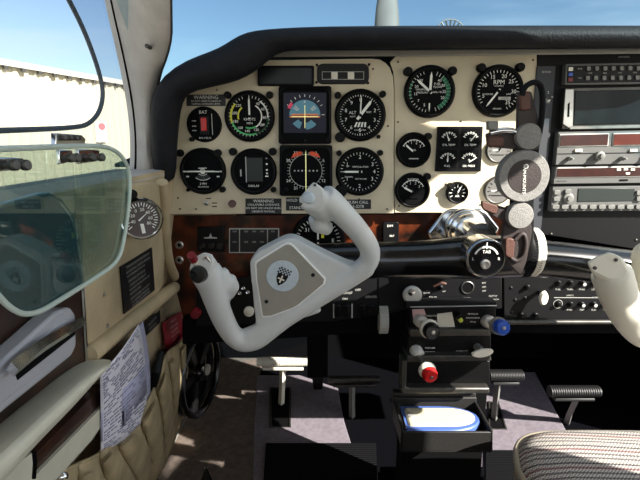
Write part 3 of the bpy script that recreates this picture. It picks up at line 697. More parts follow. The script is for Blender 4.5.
# second radio
r_ = empty('direction_finder_radio', PY(640, 175, YR), 'slim silver faced radio with one long dark red display window', 'radio')
rbox('faceplate', r_, [(555,167), (724,164), (724,182), (553.5,184)], YR, .013, 'radio_grey'); rbox('frequency_window', r_, [(556.5,167.5), (722,165), (722,176), (555.5,178)], YR-.0012, .002, 'ink_dim'); rbox('window_glass', r_, [(557.5,168.6), (721,166), (721,175), (556.5,177)], YR-.002, .001, 'led_window', 0)
for x, y in ((619,169.6),(626,169.2),(633,169.5),(628,173.4)): rbox('button', r_, [(x-2,y-1), (x+2,y-1), (x+2,y+1), (x-2,y+1)], YR-.003, .001, 'white_plastic', 0)
rbox('slot', r_, [(620,179.4), (628,179.2), (628,180.8), (620,181)], YR-.001, .001, 'black_matte', 0)
mb = MB(); mb.text('DIRECTION', PY(561.5, 181.3, YR-.0006), .0032, 'face_black'); mb.build('lettering', r_, smooth=False)
# gps navigator
r_ = empty('gps_navigator', PY(640, 200, YR), 'silver gps navigator with grey screen and bottom keys, lowest in the radio stack', 'radio')
rbox('faceplate', r_, [(553,187), (724,185), (724,210), (550.5,211.5)], YR, .013, 'radio_grey'); rbox('screen', r_, [(578.5,188.5), (635,188), (635,201), (577.5,202)], YR-.0012, .002, 'lcd_green')
for x, y in ((557.5,192.5),(557,199),(568.5,191.5),(640,193),(640,199)): rbox('key', r_, rrect(x-3, y-2.2, x+3, y+2.2, 1, 2), YR-.004, .004, 'steel_grey', .0004)
mb = MB(); mb.lathe(PY(568, 198, YR), NY, [(.0085, 0), (.0085, .003), (.006, .004), (.004, .004), (.004, .008), (.0001, .008)], 'steel_grey', 20); mb.build('rotary_knob', r_)
for k in range(14): x = 556+k*9.3; rbox('key', r_, rrect(x-3.4, 205, x+3.4, 209, 1, 2), YR-.004, .004, 'steel_grey', .0004)
# strip markings
mb = MB(); mb.text('BENDIX', PY(546.5, 72, D-.0035), .0042, 'ink_dim'); mb.text('1  2', PY(546.5, 92.5, D-.0035), .0055, 'ink_white'); mb.text('COMM', PY(546, 103, D-.0035), .0035, 'ink_dim'); tag(mb.build('lettering', pB if False else None, smooth=False), 'small white lettering printed at the top of the grey switch strip', 'lettering')
toggle(PY(547.5, 100, D-.003), 'small metal toggle switch on the grey strip left of the radio stack')
mb = MB(); mb.text('AVIONICS', PY(624, 53.5+3.5, D-.001), .004, 'ink_dim'); mb.build('lettering', pB, smooth=False)
for x, y in ((551,234), (636,240)): screw(PY(x, y, D), NY, .0022, pB, 'dark_metal')
# ================================================================ wood subpanel items
YW = D+.022
def jack(x, y, lab):
    r_ = empty('headset_jack', PY(x, y, YW), lab, 'jack', 'headset jacks'); p = PY(x, y, YW)
    mb = MB(); mb.lathe(p, NY, [(.0075, -.001), (.0075, .002), (.006, .0035), (.0032, .0035), (.0032, .0)], 'brushed', 20, caps=False); mb.build('nut', r_)
    mb = MB(); mb.disc(p+Vector((0, -.0012, 0)), NY, .0031, 'black_matte'); mb.build('socket', r_)
jack(179.5, 245, 'round metal headset jack, upper of the two at the left edge of the wood subpanel')
jack(179.5, 260, 'round metal headset jack, lower of the two at the left edge of the wood subpanel')
r_ = empty('placard', PY(253.5, 240, YW), 'black label plate with a thin silver frame and rows of cells on the wood subpanel', 'placard')
mb = MB(); slabY(mb, [(229,228.5), (279,228.5), (279,253), (229,253)], YW-.004, .005, 'ink_dim'); mb.build('frame', r_)
mb = MB(); slabY(mb, [(230,229.5), (239,229.5), (239,252), (230,252)], YW-.0046, .001, 'placard_black'); slabY(mb, [(240,229.5), (267,229.5), (267,252), (240,252)], YW-.0046, .001, 'placard_black'); slabY(mb, [(268,229.5), (278,229.5), (278,252), (268,252)], YW-.0046, .001, 'placard_black')
for y in (231.5, 242):
    for x in (234.5, 246, 254, 262, 273): mb.text('ON', PY(x, y, YW-.005), .0045, 'ink_dim')
mb.build('cells', r_, smooth=False)
r_ = empty('switch_block', PY(211, 238, YW), 'dark switch block with a small lit arrow on the wood subpanel', 'switch')
mb = MB(); slabY(mb, [(197,227), (224,227), (224,252), (197,252)], YW-.006, .007, 'black_plastic'); mb.build('housing', r_, bevel=.001)
mb = MB(); slabY(mb, [(204,237.5), (209,237), (210.5,233), (212,237), (217,237.5), (217,238.5), (204,238.5)], YW-.0066, .0006, 'ink_dim'); mb.build('arrow', r_)
for x in (202, 211, 219): 
    mb = MB(); slabY(mb, rrect(x-3, 243, x+3, 249, 1, 2), YW-.009, .004, 'black_gloss'); mb.build('rocker', r_, bevel=.0005)
g = G('compass_gauge', 'large round black gauge with a yellow marker partly hidden behind the left yoke', 318, 240, 27, YW)
g.bezel().dial(); g.ticks(0, 350, 35, .7, .82, .025); g.nums([(k*45, t) for k, t in enumerate(('N','4','E','13','S','22','W','31'))], .55, .2); g.rect(.12, .1, .22, .3, 'ink_yellow'); g.done(); g.needle(0, .7, .06, .7)
r_ = empty('dimmer_switch', PY(393, 231, YW), 'small black switch with white lettering on the sunlit burl wood', 'switch')
mb = MB(); slabY(mb, rrect(383, 222, 399, 242, 2), YW-.008, .009, 'black_plastic'); mb.build('housing', r_, bevel=.001)
mb = MB(); mb.text('DIM', PY(390, 226, YW-.0085), .006, 'ink_white'); mb.text('BRT', PY(392, 236, YW-.0085), .005, 'ink_white'); mb.build('lettering', r_, smooth=False)
# switch panel, under the left yoke
YS = D-.012
for x, y, lab in ((243.5,288,'upper'), (248,292,'right'), (240,293,'left')):
    toggle(PY(x, y, YS), 'tiny chrome toggle switch beside the left yoke grip, %s of a cluster of three' % lab, .0022, 'chrome', group='chrome toggle switches by the yoke')
for x, lab in ((228, 'round cream push knob below the left yoke, left of the two'), (250, 'round cream push knob below the left yoke, right of the two')):
    knob(PY(x, 309, YS), lab, .0088, .016, 'white_plastic', prof=[(.004, -.001), (.004, .008), (.0088, .009), (.0088, .015), (.006, .017), (.0001, .0175)], group='cream push knobs')
knob(PY(196.5, 312, YS), 'dark red knob between the left yoke grip and the side wall', .009, .014, 'dark_red')
mb = MB()
for x, y, t in ((343,293,'FUEL BOOST'), (371,297,'LIGHTS'), (358,290,'OFF'), (345,299,'ON'), (300,300,'PITOT')): mb.text(t, PY(x, y, YS-.0005), .006, 'ink_dim')
for x in (333, 351.5): slabY(mb, [(x,304), (x+1.2,304), (x+1.2,318), (x,318)], YS-.0006, .0006, 'ink_dim')
mb.build('lettering', pK, smooth=False)
for x in (337.5, 346, 362, 371):
    mb = MB(); slabY(mb, rrect(x-3, 305, x+3, 317, 1, 2), YS-.007, .008, 'black_gloss'); tag(mb.build('rocker_switch', bevel=.001), {337.5:'black rocker switch, first from the left under the yoke',346:'black rocker switch, second from the left under the yoke',362:'black rocker switch, third from the left under the yoke',371:'black rocker switch, last of the row next to the ridged thumbwheel'}[x], 'switch', 'black rocker switches')
# lower edge black skirt hiding the footwell roof
mb = MB(); mb.prism([PY(182,318,D+.004), PY(405,312,D+.004), PY(405,330,D+.004), PY(300,338,D+.004), PY(182,345,D+.004)], (0, .05, 0), 'black_matte'); tag(mb.build('panel_skirt', bevel=.003), 'matte black skirt along the bottom of the panel above the pedals', 'panel')
mb = MB(); mb.prism([PY(490,322,D+.004), PY(700,322,D+.004), PY(700,334,D+.004), PY(490,334,D+.004)], (0, .12, 0), 'black_matte'); tag(mb.build('panel_skirt', bevel=.003), 'matte black skirt under the breaker panel on the right', 'panel')
# ridged thumbwheel
mb = MB(); c0 = PY(382.5, 318, D-.006); R = .026; wv = .0075
prof = []
for k in range(44):
    a0 = 2*math.pi*k/44
    for da, rr in ((0, R), (.09, R), (.1, R*.94), (.14, R*.94)): prof.append((a0+da, rr))
mb.loft([[c0+Vector((x, math.cos(a)*r-.004, math.sin(a)*r)) for a, r in prof] for x in (-wv, wv)], mat('wheel_grey', (170,168,160), .5)); tag(mb.build('thumbwheel', smooth=False), 'grey ridged trim thumbwheel between the left yoke and the quadrant', 'thumbwheel')

# ================================================================ control column
YB = .665
RB = .0262
bar = smoothline([PY(x, y, YB) for x, y in ((318,262), (340,261), (380,260), (420,259.5), (470,257), (515,257), (560,260), (620,267), (690,275), (716,277))], 2)
col = empty('control_column', PY(486, 258, YB), 'glossy black control crossbar joining both yokes in front of the panel', 'control column')
mb = MB(); mb.tube(bar, [RB+.0055*math.exp(-((p.x-.228)/.055)**2) for p in bar], 'black_gloss', 28); mb.build('crossbar', col)
mb = MB(); a = PY(464, 228, D+.002); mb.lathe(a, NY, [(.036, 0), (.036, .010), (.033, .014), (.030, .015), (.0295, .030), (.025, .032), (.0245, .09)], 'chrome', 40); mb.build('column_sleeve', col)
mb = MB(); mb.prism([PY(x, y, D-.004) for x, y in rounded([(446,209), (484,208.5), (500,228), (496,236), (430,240), (428,233)], .25)], (0, .012, 0), 'chrome'); mb.build('flange', col, bevel=.003)
for x, y in ((440,231), (487,229)): screw(PY(x, y, D-.004), NY, .0032, col, 'dark_metal')
mb = MB(); a = PY(484, 256, YB); mb.cyl(PY(472, 254, .78), a, .020, 'chrome', .021, 32); mb.build('elbow', col)
# trim dial
YD = .613
dl = empty('trim_dial', PY(486, 258.5, YD), 'round black dial with a white left to right scale and chrome rim on the crossbar', 'dial')
mb = MB(); c = PY(486, 258.5, YD); mb.lathe(c, NY, [(.0262, -.034), (.0268, -.004), (.0268, -.001), (.025, .0015), (.0235, .0015), (.0232, 0)], 'chrome', 48, caps=False); mb.build('rim', dl)
g = G.__new__(G); g.c = c; g.Y = YD; g.root = dl; g.r = g.ry = .0236; g.face = MB(); g.off = .0006; g.rf = 1
g.face.lathe(c, NY, [(.0236, -.002), (.0236, 0)], 'black_gloss', 40); g.arc(-68, 68, .62, .72, 'ink_white'); g.rect(-.025, .55, .025, .92, 'ink_white'); g.text('TAB', 0, .38, .26); g.text('L', -.72, -.02, .24); g.text('R', .72, -.02, .24)
g.face.build('dial_face', dl, smooth=False)
mb = MB(); mb.lathe(g.P(-.03, -.32, 0), NY, [(.0066, 0), (.0066, .002), (.004, .0025), (.004, .001)], 'brushed', 20); mb.build('centre_nut', dl)
# ridged white collar and knurled ring on the bar
cl_ = empty('aileron_trim_wheel', PY(533, 256, YB), 'white graduated collar with a dark knurled ring around the crossbar', 'trim wheel')
cw = PY(530, 252, YB); ax = (bar[40]-bar[38]).normalized() if len(bar) > 42 else Vector((1, 0, 0)); ax = Vector((1, .0, -.04)).normalized()
mb = MB(); mb.lathe(cw-ax*.004, ax, [(.0255, 0), (.034, .001), (.035, .004), (.035, .010), (.033, .0125), (.0255, .0135)], 'white_plastic', 48)
for k in range(60):
    a = 2*math.pi*k/60; rr, uu, aa = frame(ax); d_ = rr*math.cos(a)+uu*math.sin(a); tt = aa.cross(d_); p = cw-ax*.004+d_*.0352
    q0 = p+ax*.0045; q1 = p+ax*(.0075 if k % 5 else .0095); mb.poly([q0-tt*.00035, q1-tt*.00035, q1+tt*.00035, q0+tt*.00035], 'face_black')
mb.build('graduated_collar', cl_)
mb = MB(); prof = []
for k in range(54):
    a0 = 2*math.pi*k/54
    for da, rr_ in ((0, .0365), (.055, .0365), (.062, .034), (.11, .034)): prof.append((a0+da, rr_))
rr, uu, aa = frame(ax); b0 = cw-ax*.0150
mb.loft([[b0+ax*h+(rr*math.cos(a)+uu*math.sin(a))*r*s_ for a, r in prof] for h, s_ in ((0, .9), (.003, 1), (.010, 1), (.0115, .96))], 'rubber_dark'); mb.build('knurled_ring', cl_, smooth=False)

# ================================================================ yokes
def yoke(dx, dy, Y, body, label, L=None, LR=None, capL=None, det=True):
    def Q(x, y, off=0): return PY(x+dx, y+dy, Y-off)
    root = empty('control_yoke', Q(290, 285, -.05), label, 'yoke')
    mb = MB()
    # left horn: from grip head down round the bend and along to the hub
    L = L or [(207,268,.047), (210,280,.043), (215,297,.034), (222,317,.022), (231,334,.012), (241,343,.008), (256,341,.006), (271,328,.004), (290,313,.002)]
    LR = LR or [.0175, .0170, .0155, .0145, .0135, .0130, .0134, .0140, .0145]
    mb.tube([Q(x, y, o) for x, y, o in L], LR, body, 20, smooth=2)
    # lower rim joining both horns
    mb.tube(smoothline([Q(x, y, o) for x, y, o in ((246,338,.006), (268,329,.005), (300,308.5,.003), (330,290,.002), (353,276,.002), (368,266,.006))], 2), .0132, body, 18)
    R_ = [(360,270,.004), (368,264,.006), (371,254,.010), (368,244,.014), (357,229,.022), (345,216,.032), (333,204,.042), (323,196,.050)]
    mb.tube([Q(x, y, o) for x, y, o in R_], [.0135, .0130, .0130, .0132, .0138, .0145, .0153, .0160], body, 20, smooth=2)
    # hub body
    hub = rounded([(322,253), (290,235.5), (256,253), (249,262), (252,290), (256,331), (300,315), (355,279), (361,268), (348,265)], .3)
    f = [Q(x, y, .010) for x, y in hub]; mb.prism(f, (0, .034, 0), body)
    mb.prism([Q(x, y, -.02) for x, y in rounded([(284,256), (265,265), (266,300), (325,284), (325,270)], .3)], (0, .05, 0), body)
    # finger flares on the grips
    if det: mb.tube([Q(229,277,.030), Q(231,287,.022), Q(228,297,.018)], [.0085,.0115,.007], body, 14)
    if det: mb.tube([Q(222,270,.036), Q(224,284,.030), Q(221,298,.024)], [.008,.012,.008], body, 14)
    mb.tube([Q(314,216,.032), Q(319,224,.026), Q(330,230,.018)], [.009,.0125,.008], body, 14)
    # grip heads
    capL = capL or rounded([(188,268), (191,258), (204,251), (214,254), (213,266), (206,281), (196,284), (189,277)], .3)
    capR = rounded([(297,200), (306,189), (314,180), (324,189), (326,202), (316,211), (301,209)], .3)
    for cp, c0, c1, o1, f0 in ((capL, (202,268), (211,282), .036, .064), (capR, (312,196), (326,209), .038, .066)):
        mb.loft([[Q(x, y, f0) for x, y in cp], [Q((x+(c1[0]-c0[0])*.35), (y+(c1[1]-c0[1])*.35), f0*.65+o1*.35) for x, y in cp], [Q(c1[0]+(x-c0[0])*.98, c1[1]+(y-c0[1])*.98, o1) for x, y in cp]], body)
    o = mb.build('yoke_body', root); rm = o.modifiers.new('fuse', 'REMESH'); rm.mode = 'VOXEL'; rm.voxel_size = .0024; rm.use_smooth_shade = True
    sm = o.modifiers.new('soften', 'SMOOTH'); sm.factor = .6; sm.iterations = 9
    # plate
    def plate_pts(sc, off):
        P = [(289,240.5), (254.5,262), (255.5,280), (261.5,318), (270,317.5), (296,308), (325,284), (326,279)]
        c = (290, 281); return [Q(c[0]+(x-c[0])*sc, c[1]+(y-c[1])*sc, off) for x, y in rounded(P, .16)]
    mb = MB(); mb.prism(plate_pts(1, .0135), (0, .006, 0), mat('bead_white', (240,240,236), .3)); mb.build('trim_bead', root, bevel=.001)
    mb = MB(); mb.prism(plate_pts(.945, .0145), (0, .004, 0), 'plate_grey'); mb.build('hub_plate', root)
    for x, y in ((313,275), (266.5,301.5)): screw(Q(x, y, .0145), NY, .0025, root, 'black_plastic')
    mb = MB(); c = Q(282.5, 276, .0145); mb.lathe(c, NY, [(.0205, -.001), (.0205, .0008), (.0195, .0014), (.0001, .0014)], 'emblem_disc', 40)
    k = mpp(Y)*.95; r0 = math.radians(-25)
    def E(x, y): 
        X = x*math.cos(r0)-y*math.sin(r0); Z = x*math.sin(r0)+y*math.cos(r0); return c+Vector((X*.0014, -.0017, Z*.0014))
    for i in range(8):
        for j in range(4):
            if (i+j) % 2 == 0: x0 = -6+i*1.5; y0 = 2+j*1.5; mb.poly([E(x0, y0), E(x0+1.5, y0), E(x0+1.5, y0+1.5), E(x0, y0+1.5)], 'black_plastic')
    mb.poly([E(x, y) for x, y in ((-5, 2), (5, 2), (4.6, -3), (2.5, -7), (0, -9.5), (-2.5, -7), (-4.6, -3))], 'black_plastic')
    for w_, h_ in ((.7, 3.6), (3.2, .7)): 
        mb.poly([E(a, b-2.8)+Vector((0, -.0003, 0)) for a, b in ((-w_, -h_), (w_, -h_), (w_, h_), (-w_, h_))], 'white_plastic')
    mb.build('emblem', root, smooth=False, label='round pale emblem with a black checkered shield')
    # right grip cap with a button, left grip push to talk
    for cp, cc, f0 in ((capR, (312,196), .066), (capL, (202,268) if det else (211,269), .064)):
        mb = MB(); mb.prism([Q(cc[0]+(x-cc[0])*.9, cc[1]+(y-cc[1])*.9, f0+.0006) for x, y in cp], (0, .004, 0), body); mb.build('grip_cap', root, bevel=.001)
    for x, y in ((315,185), (301,204)): screw(Q(x, y, .067), NY, .0016, root, 'dark_metal')
    mb = MB(); mb.lathe(Q(309,198,.067), (-.15,-1,.1), [(.0068, -.002), (.0062, .003), (.0050, .0065), (.0001, .007)], 'emblem_disc', 20); mb.build('trim_button', root)
    if det:
        mb = MB(); mb.lathe(Q(199,274,.064), (-.1,-1,.15), [(.0105, -.003), (.0105, .003), (.009, .0065), (.0001, .0075)], 'black_gloss', 24); mb.build('thumb_pad', root, label='black oval thumb pad')
    if det:
        mb = MB(); a = Q(195,262,.062); b = Q(191,255,.075); mb.cyl(a, a.lerp(b, .45), .0048, 'white_plastic', .0048, 16); mb.cyl(a.lerp(b, .35), b, .0052, 'dark_red', .0048, 16); mb.build('push_to_talk_button', root, label='dark red push button')
        mb = MB(); mb.tube([Q(203,259,.064), Q(207,257,.070), Q(210,261,.066)], .0018, 'chrome', 10); mb.build('rocker', root, label='small chrome rocker')
    else:
        for x, y in ((198,271), (219,263)): screw(Q(x, y, .0655), NY, .002, root, 'dark_metal')
    # stub shaft into the crossbar
    mb = MB(); mb.cyl(Q(300,276,-.012), Q(330,262,-.068), .020, 'black_gloss', .024, 24); mb.build('shaft', root)
    return root
yoke(0, 0, .60, 'grip_plastic', 'grey white left control yoke with a grey hub plate and round emblem')
yoke(397, -3, .585, 'grip_plastic_sunlit', 'right control yoke coloured as sunlit cream, cut off by the edge of the frame', L=[(214,275,.045), (218,288,.041), (225,308,.032), (235,327,.020), (247,340,.010), (262,341,.008), (276,330,.004), (292,317,.002)], LR=[.0225, .0222, .0210, .0190, .0170, .0155, .0150, .0145], capL=rounded([(189,265), (200,259), (214,254), (224,258), (234,275), (229,284), (212,284), (193,274)], .3), det=False)

# lever under the left yoke
mb = MB(); slabY(mb, smoothline([Vector((x, y, 0)) for x, y in ((298,312), (312,309), (320,308), (319,313), (305,316), (296,317))], 1, True) and [(296,313), (312,310), (321,309), (320.5,313), (306,318), (294,318)], .60, .012, 'grip_plastic'); tag(mb.build('release_lever', bevel=.003), 'small pale release lever poking out under the left yoke hub', 'lever')

# ================================================================ phone holder with four sprung arms
YP = .575
ph = empty('phone_holder', PY(522, 176, YP+.02), 'spring armed phone holder with a grey ring and black centre disc', 'phone holder')
def P3(x, y, off=0): return PY(x, y, YP-off)
def arm(pts, w, m='rubber_brown', off=0, th=.007, name='arm'):
    mb = MB(); slab = [PY(x, y, YP-off) for x, y in rounded(pts, .2, 3)]; mb.prism(slab, (0, th, 0), m); return mb.build(name, ph, bevel=.0012)
arm([(516,92), (529,91), (540,136), (536,150), (512,150), (515,128)], 1, off=.004)              # upper arm
arm([(484,133), (516,132), (520,150), (486,147)], 1, off=.002)                                   # left upper arm
arm([(504,206), (524,205), (530,230), (524,262), (518,276), (505,262), (500,240)], 1, off=.0)    # lower arm
arm([(480,201), (508,209), (510,226), (482,211)], 1, off=.002)                                   # left lower arm
arm([(512,140), (538,140), (530,214), (508,216)], 1, 'rubber_dark', off=-.006)                   # spine
def cap_(pts, off, m='rubber_tip'): 
    mb = MB(); mb.prism([PY(x, y, YP-off) for x, y in rounded(pts, .35, 4)], (0, .006, 0), m); mb.build('rubber_cap', ph, bevel=.002, label='worn brown rubber cap')
cap_([(517,92), (528,91), (529,110), (518,111)], .008); cap_([(485,136), (502,136), (502,147), (485,147)], .006); cap_([(479,201), (496,206), (494,215), (480,209)], .006); cap_([(503,238), (513,239), (511,260), (503,256)], .004)
mb = MB(); mb.tube(smoothline([PY(x, y, YP-.006) for x, y in ((519,96), (522,86), (533,81), (540,88), (540,112), (536,138))], 2), .0032, 'rubber_dark', 12, flat=1.3); mb.build('finger_loop', ph)
mb = MB(); mb.tube(smoothline([PY(x, y, YP-.002) for x, y in ((512,240), (520,232), (524,240), (522,256), (514,262), (508,258))], 2), .0028, 'rubber_brown', 12); mb.build('finger_loop', ph)
mb = MB(); mb.prism([PY(x, y, YP-.012) for x, y in ((486,121), (496,121), (496,130), (486,130))], (0, .01, 0), 'steel_grey'); mb.build('peg', ph, bevel=.001, label='square grey peg')
mb = MB(); mb.tube(smoothline([PY(x, y, YP-.004) for x, y in ((487,133), (500,130), (512,131), (518,137))], 2), .0036, 'chrome', 12); mb.build('spring_bar', ph)
for x, y, r in ((527,136.5,12.5), (518.5,216,13)):
    mb = MB(); R = r*mpp(YP); mb.lathe(P3(x, y, .010), NY, [(R, -.012), (R, -.002), (R*.93, 0), (.0001, .001)], 'knuckle_grey', 40); mb.build('pivot_knuckle', ph)
mb = MB(); R = 25*mpp(YP); c = P3(522, 176.5, .012); mb.lathe(c, NY, [(R, -.012), (R, -.003), (R*.95, 0), (R*.64, 0), (R*.62, -.002)], 'knuckle_grey', 48); mb.build('ring', ph)
mb = MB(); mb.lathe(c, NY, [(R*.63, -.006), (R*.63, .0004), (.0001, .0008)], 'rubber_brown', 40)
mb.text('RAM-MOUNTS', c+Vector((-.0008, -.0016, -.003)), .0052, 'ink_white', right=(.06, 0, -1), up=(1, 0, .06))
mb.loft([[c+Vector((math.sin(a)*q, -.0016, .0118+math.cos(a)*q)) for a in [2*math.pi*k/16 for k in range(17)]] for q in (.0018, .0028)], 'ink_white', closed=False)
mb.build('centre_disc', ph, smooth=False)
mb = MB(); mb.tube([PY(520, 180, YP-.0), PY(522, 200, YP+.03), PY(522, 240, YB-.03), PY(523, 252, YB-.02)], [.010, .011, .012, .018], 'black_plastic', 16); mb.build('ball_mount', ph)
ph.location.x += 2.5*mpp(YP)

# ================================================================ centre subpanel
YC = D-.014
r_ = empty('alternate_air_knob', PY(410.5, 292, YC), 'round silver push pull knob at the left end of the centre subpanel', 'knob')
mb = MB(); mb.lathe(PY(410.5, 292, YC), NY, [(.0075, -.001), (.0075, .012), (.016, .013), (.0165, .018), (.013, .022), (.0001, .0225)], mat('pale_metal', (205,203,196), .4, metal=.3), 28); mb.build('knob_body', r_)
mb = MB(); mb.lathe(PY(411, 292, YC-.0225), NY, [(.006, 0), (.006, .003), (.002, .0035)], 'chrome', 16); mb.build('centre_button', r_)
r_ = toggle(PY(440, 287, YC), 'small black toggle with a pale tip on the centre subpanel', .004, 'black_plastic', ln=.016, up=.1)
mb = MB(); mb.tube([PY(434, 286, YC-.008), PY(441, 282.5, YC-.012), PY(446, 284, YC-.012)], .0025, 'rubber_tip', 10); mb.build('tip', r_)
r_ = empty('key_ring_socket', PY(467, 287, YC), 'round black socket with a thin silver ring on the centre subpanel', 'socket')
mb = MB(); mb.lathe(PY(467.3, 287.3, YC), NY, [(.0115, -.001), (.0115, .002), (.0105, .003), (.0098, .002), (.0098, 0)], 'brushed', 32, caps=False); mb.build('ring', r_)
mb = MB(); mb.lathe(PY(467.3, 287.3, YC), NY, [(.0097, 0), (.0097, .001), (.0001, .0012)], 'black_matte', 24); mb.build('plug', r_)
mb = MB()
for x, y, t, s_ in ((427,293,'ALT AIR',.0035), (444,291.5,'OFF',.0035), (467,298,'LIGHTER',.0035), (484,283,'BRT',.004), (484,287,'DIM',.004), (484,291,'OFF',.004), (493,296,'FLAP UP',.004), (493,299.5,'APPROACH',.004), (433,297,'PULL ON',.0033)): mb.text(t, PY(x, y, YC-.0005), s_, 'ink_dim')
mb.build('lettering', pM, smooth=False)
# flap handle + breakers
YK = D-.016
mb = MB(); mb.tube([PY(539, 292, YK), PY(541, 294, YK-.012), PY(544, 300, YK-.022)], [.003, .005, .004], 'black_plastic', 12); 
mb.lathe(PY(543.5, 298, YK-.022), (.25, -1, 0), [(.0105, -.004), (.013, 0), (.0105, .004)], 'white_plastic', 24, sx=.62); tag(mb.build('flap_switch_handle'), 'pale oval flap switch handle on the breaker panel', 'handle')
bk = 0
for j, (y, xs) in enumerate(((283, (558,570,582,594,606,640,652,664)), (304, (558,570,581,593,605,641,653,665)), (315, (521,535)), (287, (527,)))):
    for x in xs:
        p = PY(x, y+(2 if j == 1 else 0)*.0, YK); R = .0048
        mb = MB(); mb.lathe(p, NY, [(R, -.001), (R, .003), (R*.75, .004), (R*.7, .008), (.0001, .0085)], 'black_plastic', 16)
        if j < 2 and x not in (558, 570): mb.lathe(p+Vector((0, -.0085, 0)), NY, [(R*.66, 0), (R*.6, .0008), (.0001, .001)], 'ink_dim', 14)
        col_ = 'row'; rowname = ('upper row', 'lower row', 'bottom left pair', 'left end')[j]; idx = xs.index(x)
        ordw = ('first','second','third','fourth','fifth','sixth','seventh','eighth')[idx]
        tag(mb.build('circuit_breaker'), 'small round circuit breaker, %s from left in %s of breaker panel' % (ordw, rowname), 'circuit breaker', 'circuit breakers')
mb = MB()
for y0, ts in ((289.5, ('FUEL','TURN','STALL','LDG','AUX')), (310, ('','PITOT','TRIM','FLAP','GEAR'))):
    for k, t in enumerate(ts):
        if t: mb.text(t, PY(558+k*12, y0, YK-.0005), .0042, 'ink_dim')
mb.text('LIGHTS', PY(570, 295.5, YK-.0005), .0038, 'ink_dim'); mb.text('ENGINE', PY(596, 297.5, YK-.0005), .0038, 'ink_dim')
slabY(mb, [(554,297.4), (600,297.6), (600,298), (554,297.9)], YK-.0005, .0004, 'ink_dim')
mb.loft([[PY(558, 304, YK-.0005)+Vector((math.cos(a)*q, 0, math.sin(a)*q)) for a in [2*math.pi*k/24 for k in range(25)]] for q in (.0074, .0082)], 'ink_dim', closed=False)
mb.build('lettering', pT, smooth=False)
for x, y in ((511,288),(515,300),(512,312),(525,298)): screw(PY(x, y, YK), NY, .003, pT, 'black_plastic')

# ================================================================ throttle quadrant
q = empty('throttle_quadrant', PY(447, 345, D-.02), 'black pedestal quadrant with stepped faces holding the engine levers', 'throttle quadrant')
YQ = .79
def qs(name, outl, Y, th, m, bevel=.0015, label=None): mb = MB(); slabY(mb, outl, Y, th, m); return mb.build(name, q, bevel=bevel, label=label)
qs('frame', [(406,302), (497,302), (497,309), (406,309)], YQ-.012, .025, 'black_paint')
qs('upper_face', [(410,308), (496,308), (496,334), (410,336)], YQ, .02, 'black_plastic')
qs('lip', [(410,329.5), (490,329.5), (491,336), (410,337)], YQ-.012, .03, 'steel_grey' if False else 'dark_metal')
qs('middle_face', [(409,337), (491,336), (491,356), (408,358)], YQ-.006, .03, 'black_plastic')
qs('step', [(407,356), (491,355.5), (491.5,361), (407,362)], YQ-.022, .04, 'dark_metal')
qs('lower_face', [(404,362), (490,361), (490,391), (402,392)], YQ-.018, .04, 'black_plastic')
qs('left_rail', [(402,361), (407,361), (406,388), (401,390)], YQ-.03, .03, 'dark_metal')
qs('lower_rail', [(401,388), (490,388), (490,394), (401,394.5)], YQ-.034, .03, 'dark_metal', .003)
qs('bright_edge', [(410,306.6), (497,305.2), (497,306.4), (410,307.9)], YQ-.0135, .003, 'brushed')
mb = MB()
for x, y, t, s_ in ((432,316,'THROTTLE',.0042), (432,321,'PUSH OPEN',.0036), (473,314,'PROPELLER',.0036), (473,318,'PUSH INCREASE',.0034), (473,322,'PITCH',.0036), (430,348,'MIXTURE',.0042), (430,352,'PUSH RICH',.0036), (462,351,'COWL FLAPS',.0036)): mb.text(t, PY(x, y, (YQ if y < 330 else YQ-.006)-.0006), s_, 'ink_white')
mb.build('lettering', q, smooth=False)
mb = MB(); slabY(mb, [(437,314), (452,312), (455,327), (438,329)], YQ-.0006, .0005, 'white_plastic'); slabY(mb, [(412,309.5), (424,309), (426,315), (413,318)], YQ-.0006, .0005, mat('label_rose', (196,160,160), .6)); mb.build('worn_label', q, smooth=False, label='worn pale label')
# body down to the floor
mb = MB(); a = PY(404, 380, .80); b = PY(488, 380, .80); mb.prism([(a.x, .80, .052), (b.x, .80, .052), (b.x, .80, .47), (a.x, .80, .47)], (0, .05, 0), 'black_matte'); mb.build('pedestal', q)
def lever_knob(name, label, base, ball, m, R, ln, collar='steel_grey'):
    r_ = empty(name, base, label, 'engine control'); base = Vector(base); ball = Vector(ball); d = (ball-base).normalized()
    mb = MB(); mb.lathe(base, d, [(.0115, -.004), (.0115, .010), (.0085, .014), (.0001, .014)], 'pale_metal', 24); mb.build('bushing', r_)
    mb = MB(); mb.cyl(base, ball, .0042, 'brushed', n=16); mb.build('shaft', r_)
    mb = MB(); mb.lathe(ball-d*.008, d, [(R*.6, -.008), (R*1.1, -.002), (R*1.14, .004), (R*.98, .007)], collar, 28); mb.build('collar', r_)
    mb = MB(); n = 24; mb.lathe(ball, d, [(R*.86, -.002), (R, .001), (R, ln*.6), (R*.82, ln), (R*.3, ln*1.05), (.0001, ln*1.05)], m, n); mb.build('knob', r_)
    mb = MB(); mb.lathe(ball+d*ln*1.05, d, [(R*.24, 0), (R*.2, .0012), (.0001, .0014)], 'brushed', 14); mb.build('centre_screw', r_)
lever_knob('throttle_lever', 'black knobbed throttle plunger on the upper left of the quadrant', PY(419.5, 320, YQ), PY(430.5, 330, YQ-.052), 'black_plastic', .0142, .012, 'white_plastic')
lever_knob('propeller_lever', 'blue knobbed propeller plunger on the upper right of the quadrant', PY(487, 321, YQ), PY(500, 326.5, YQ-.050), 'blue_plastic', .0130, .014, 'steel_grey')
lever_knob('mixture_lever', 'red knobbed mixture plunger on the lower left of the quadrant', PY(416, 351, YQ-.006), PY(428.5, 372.5, YQ-.060), 'red_plastic', .0128, .012, 'white_plastic')
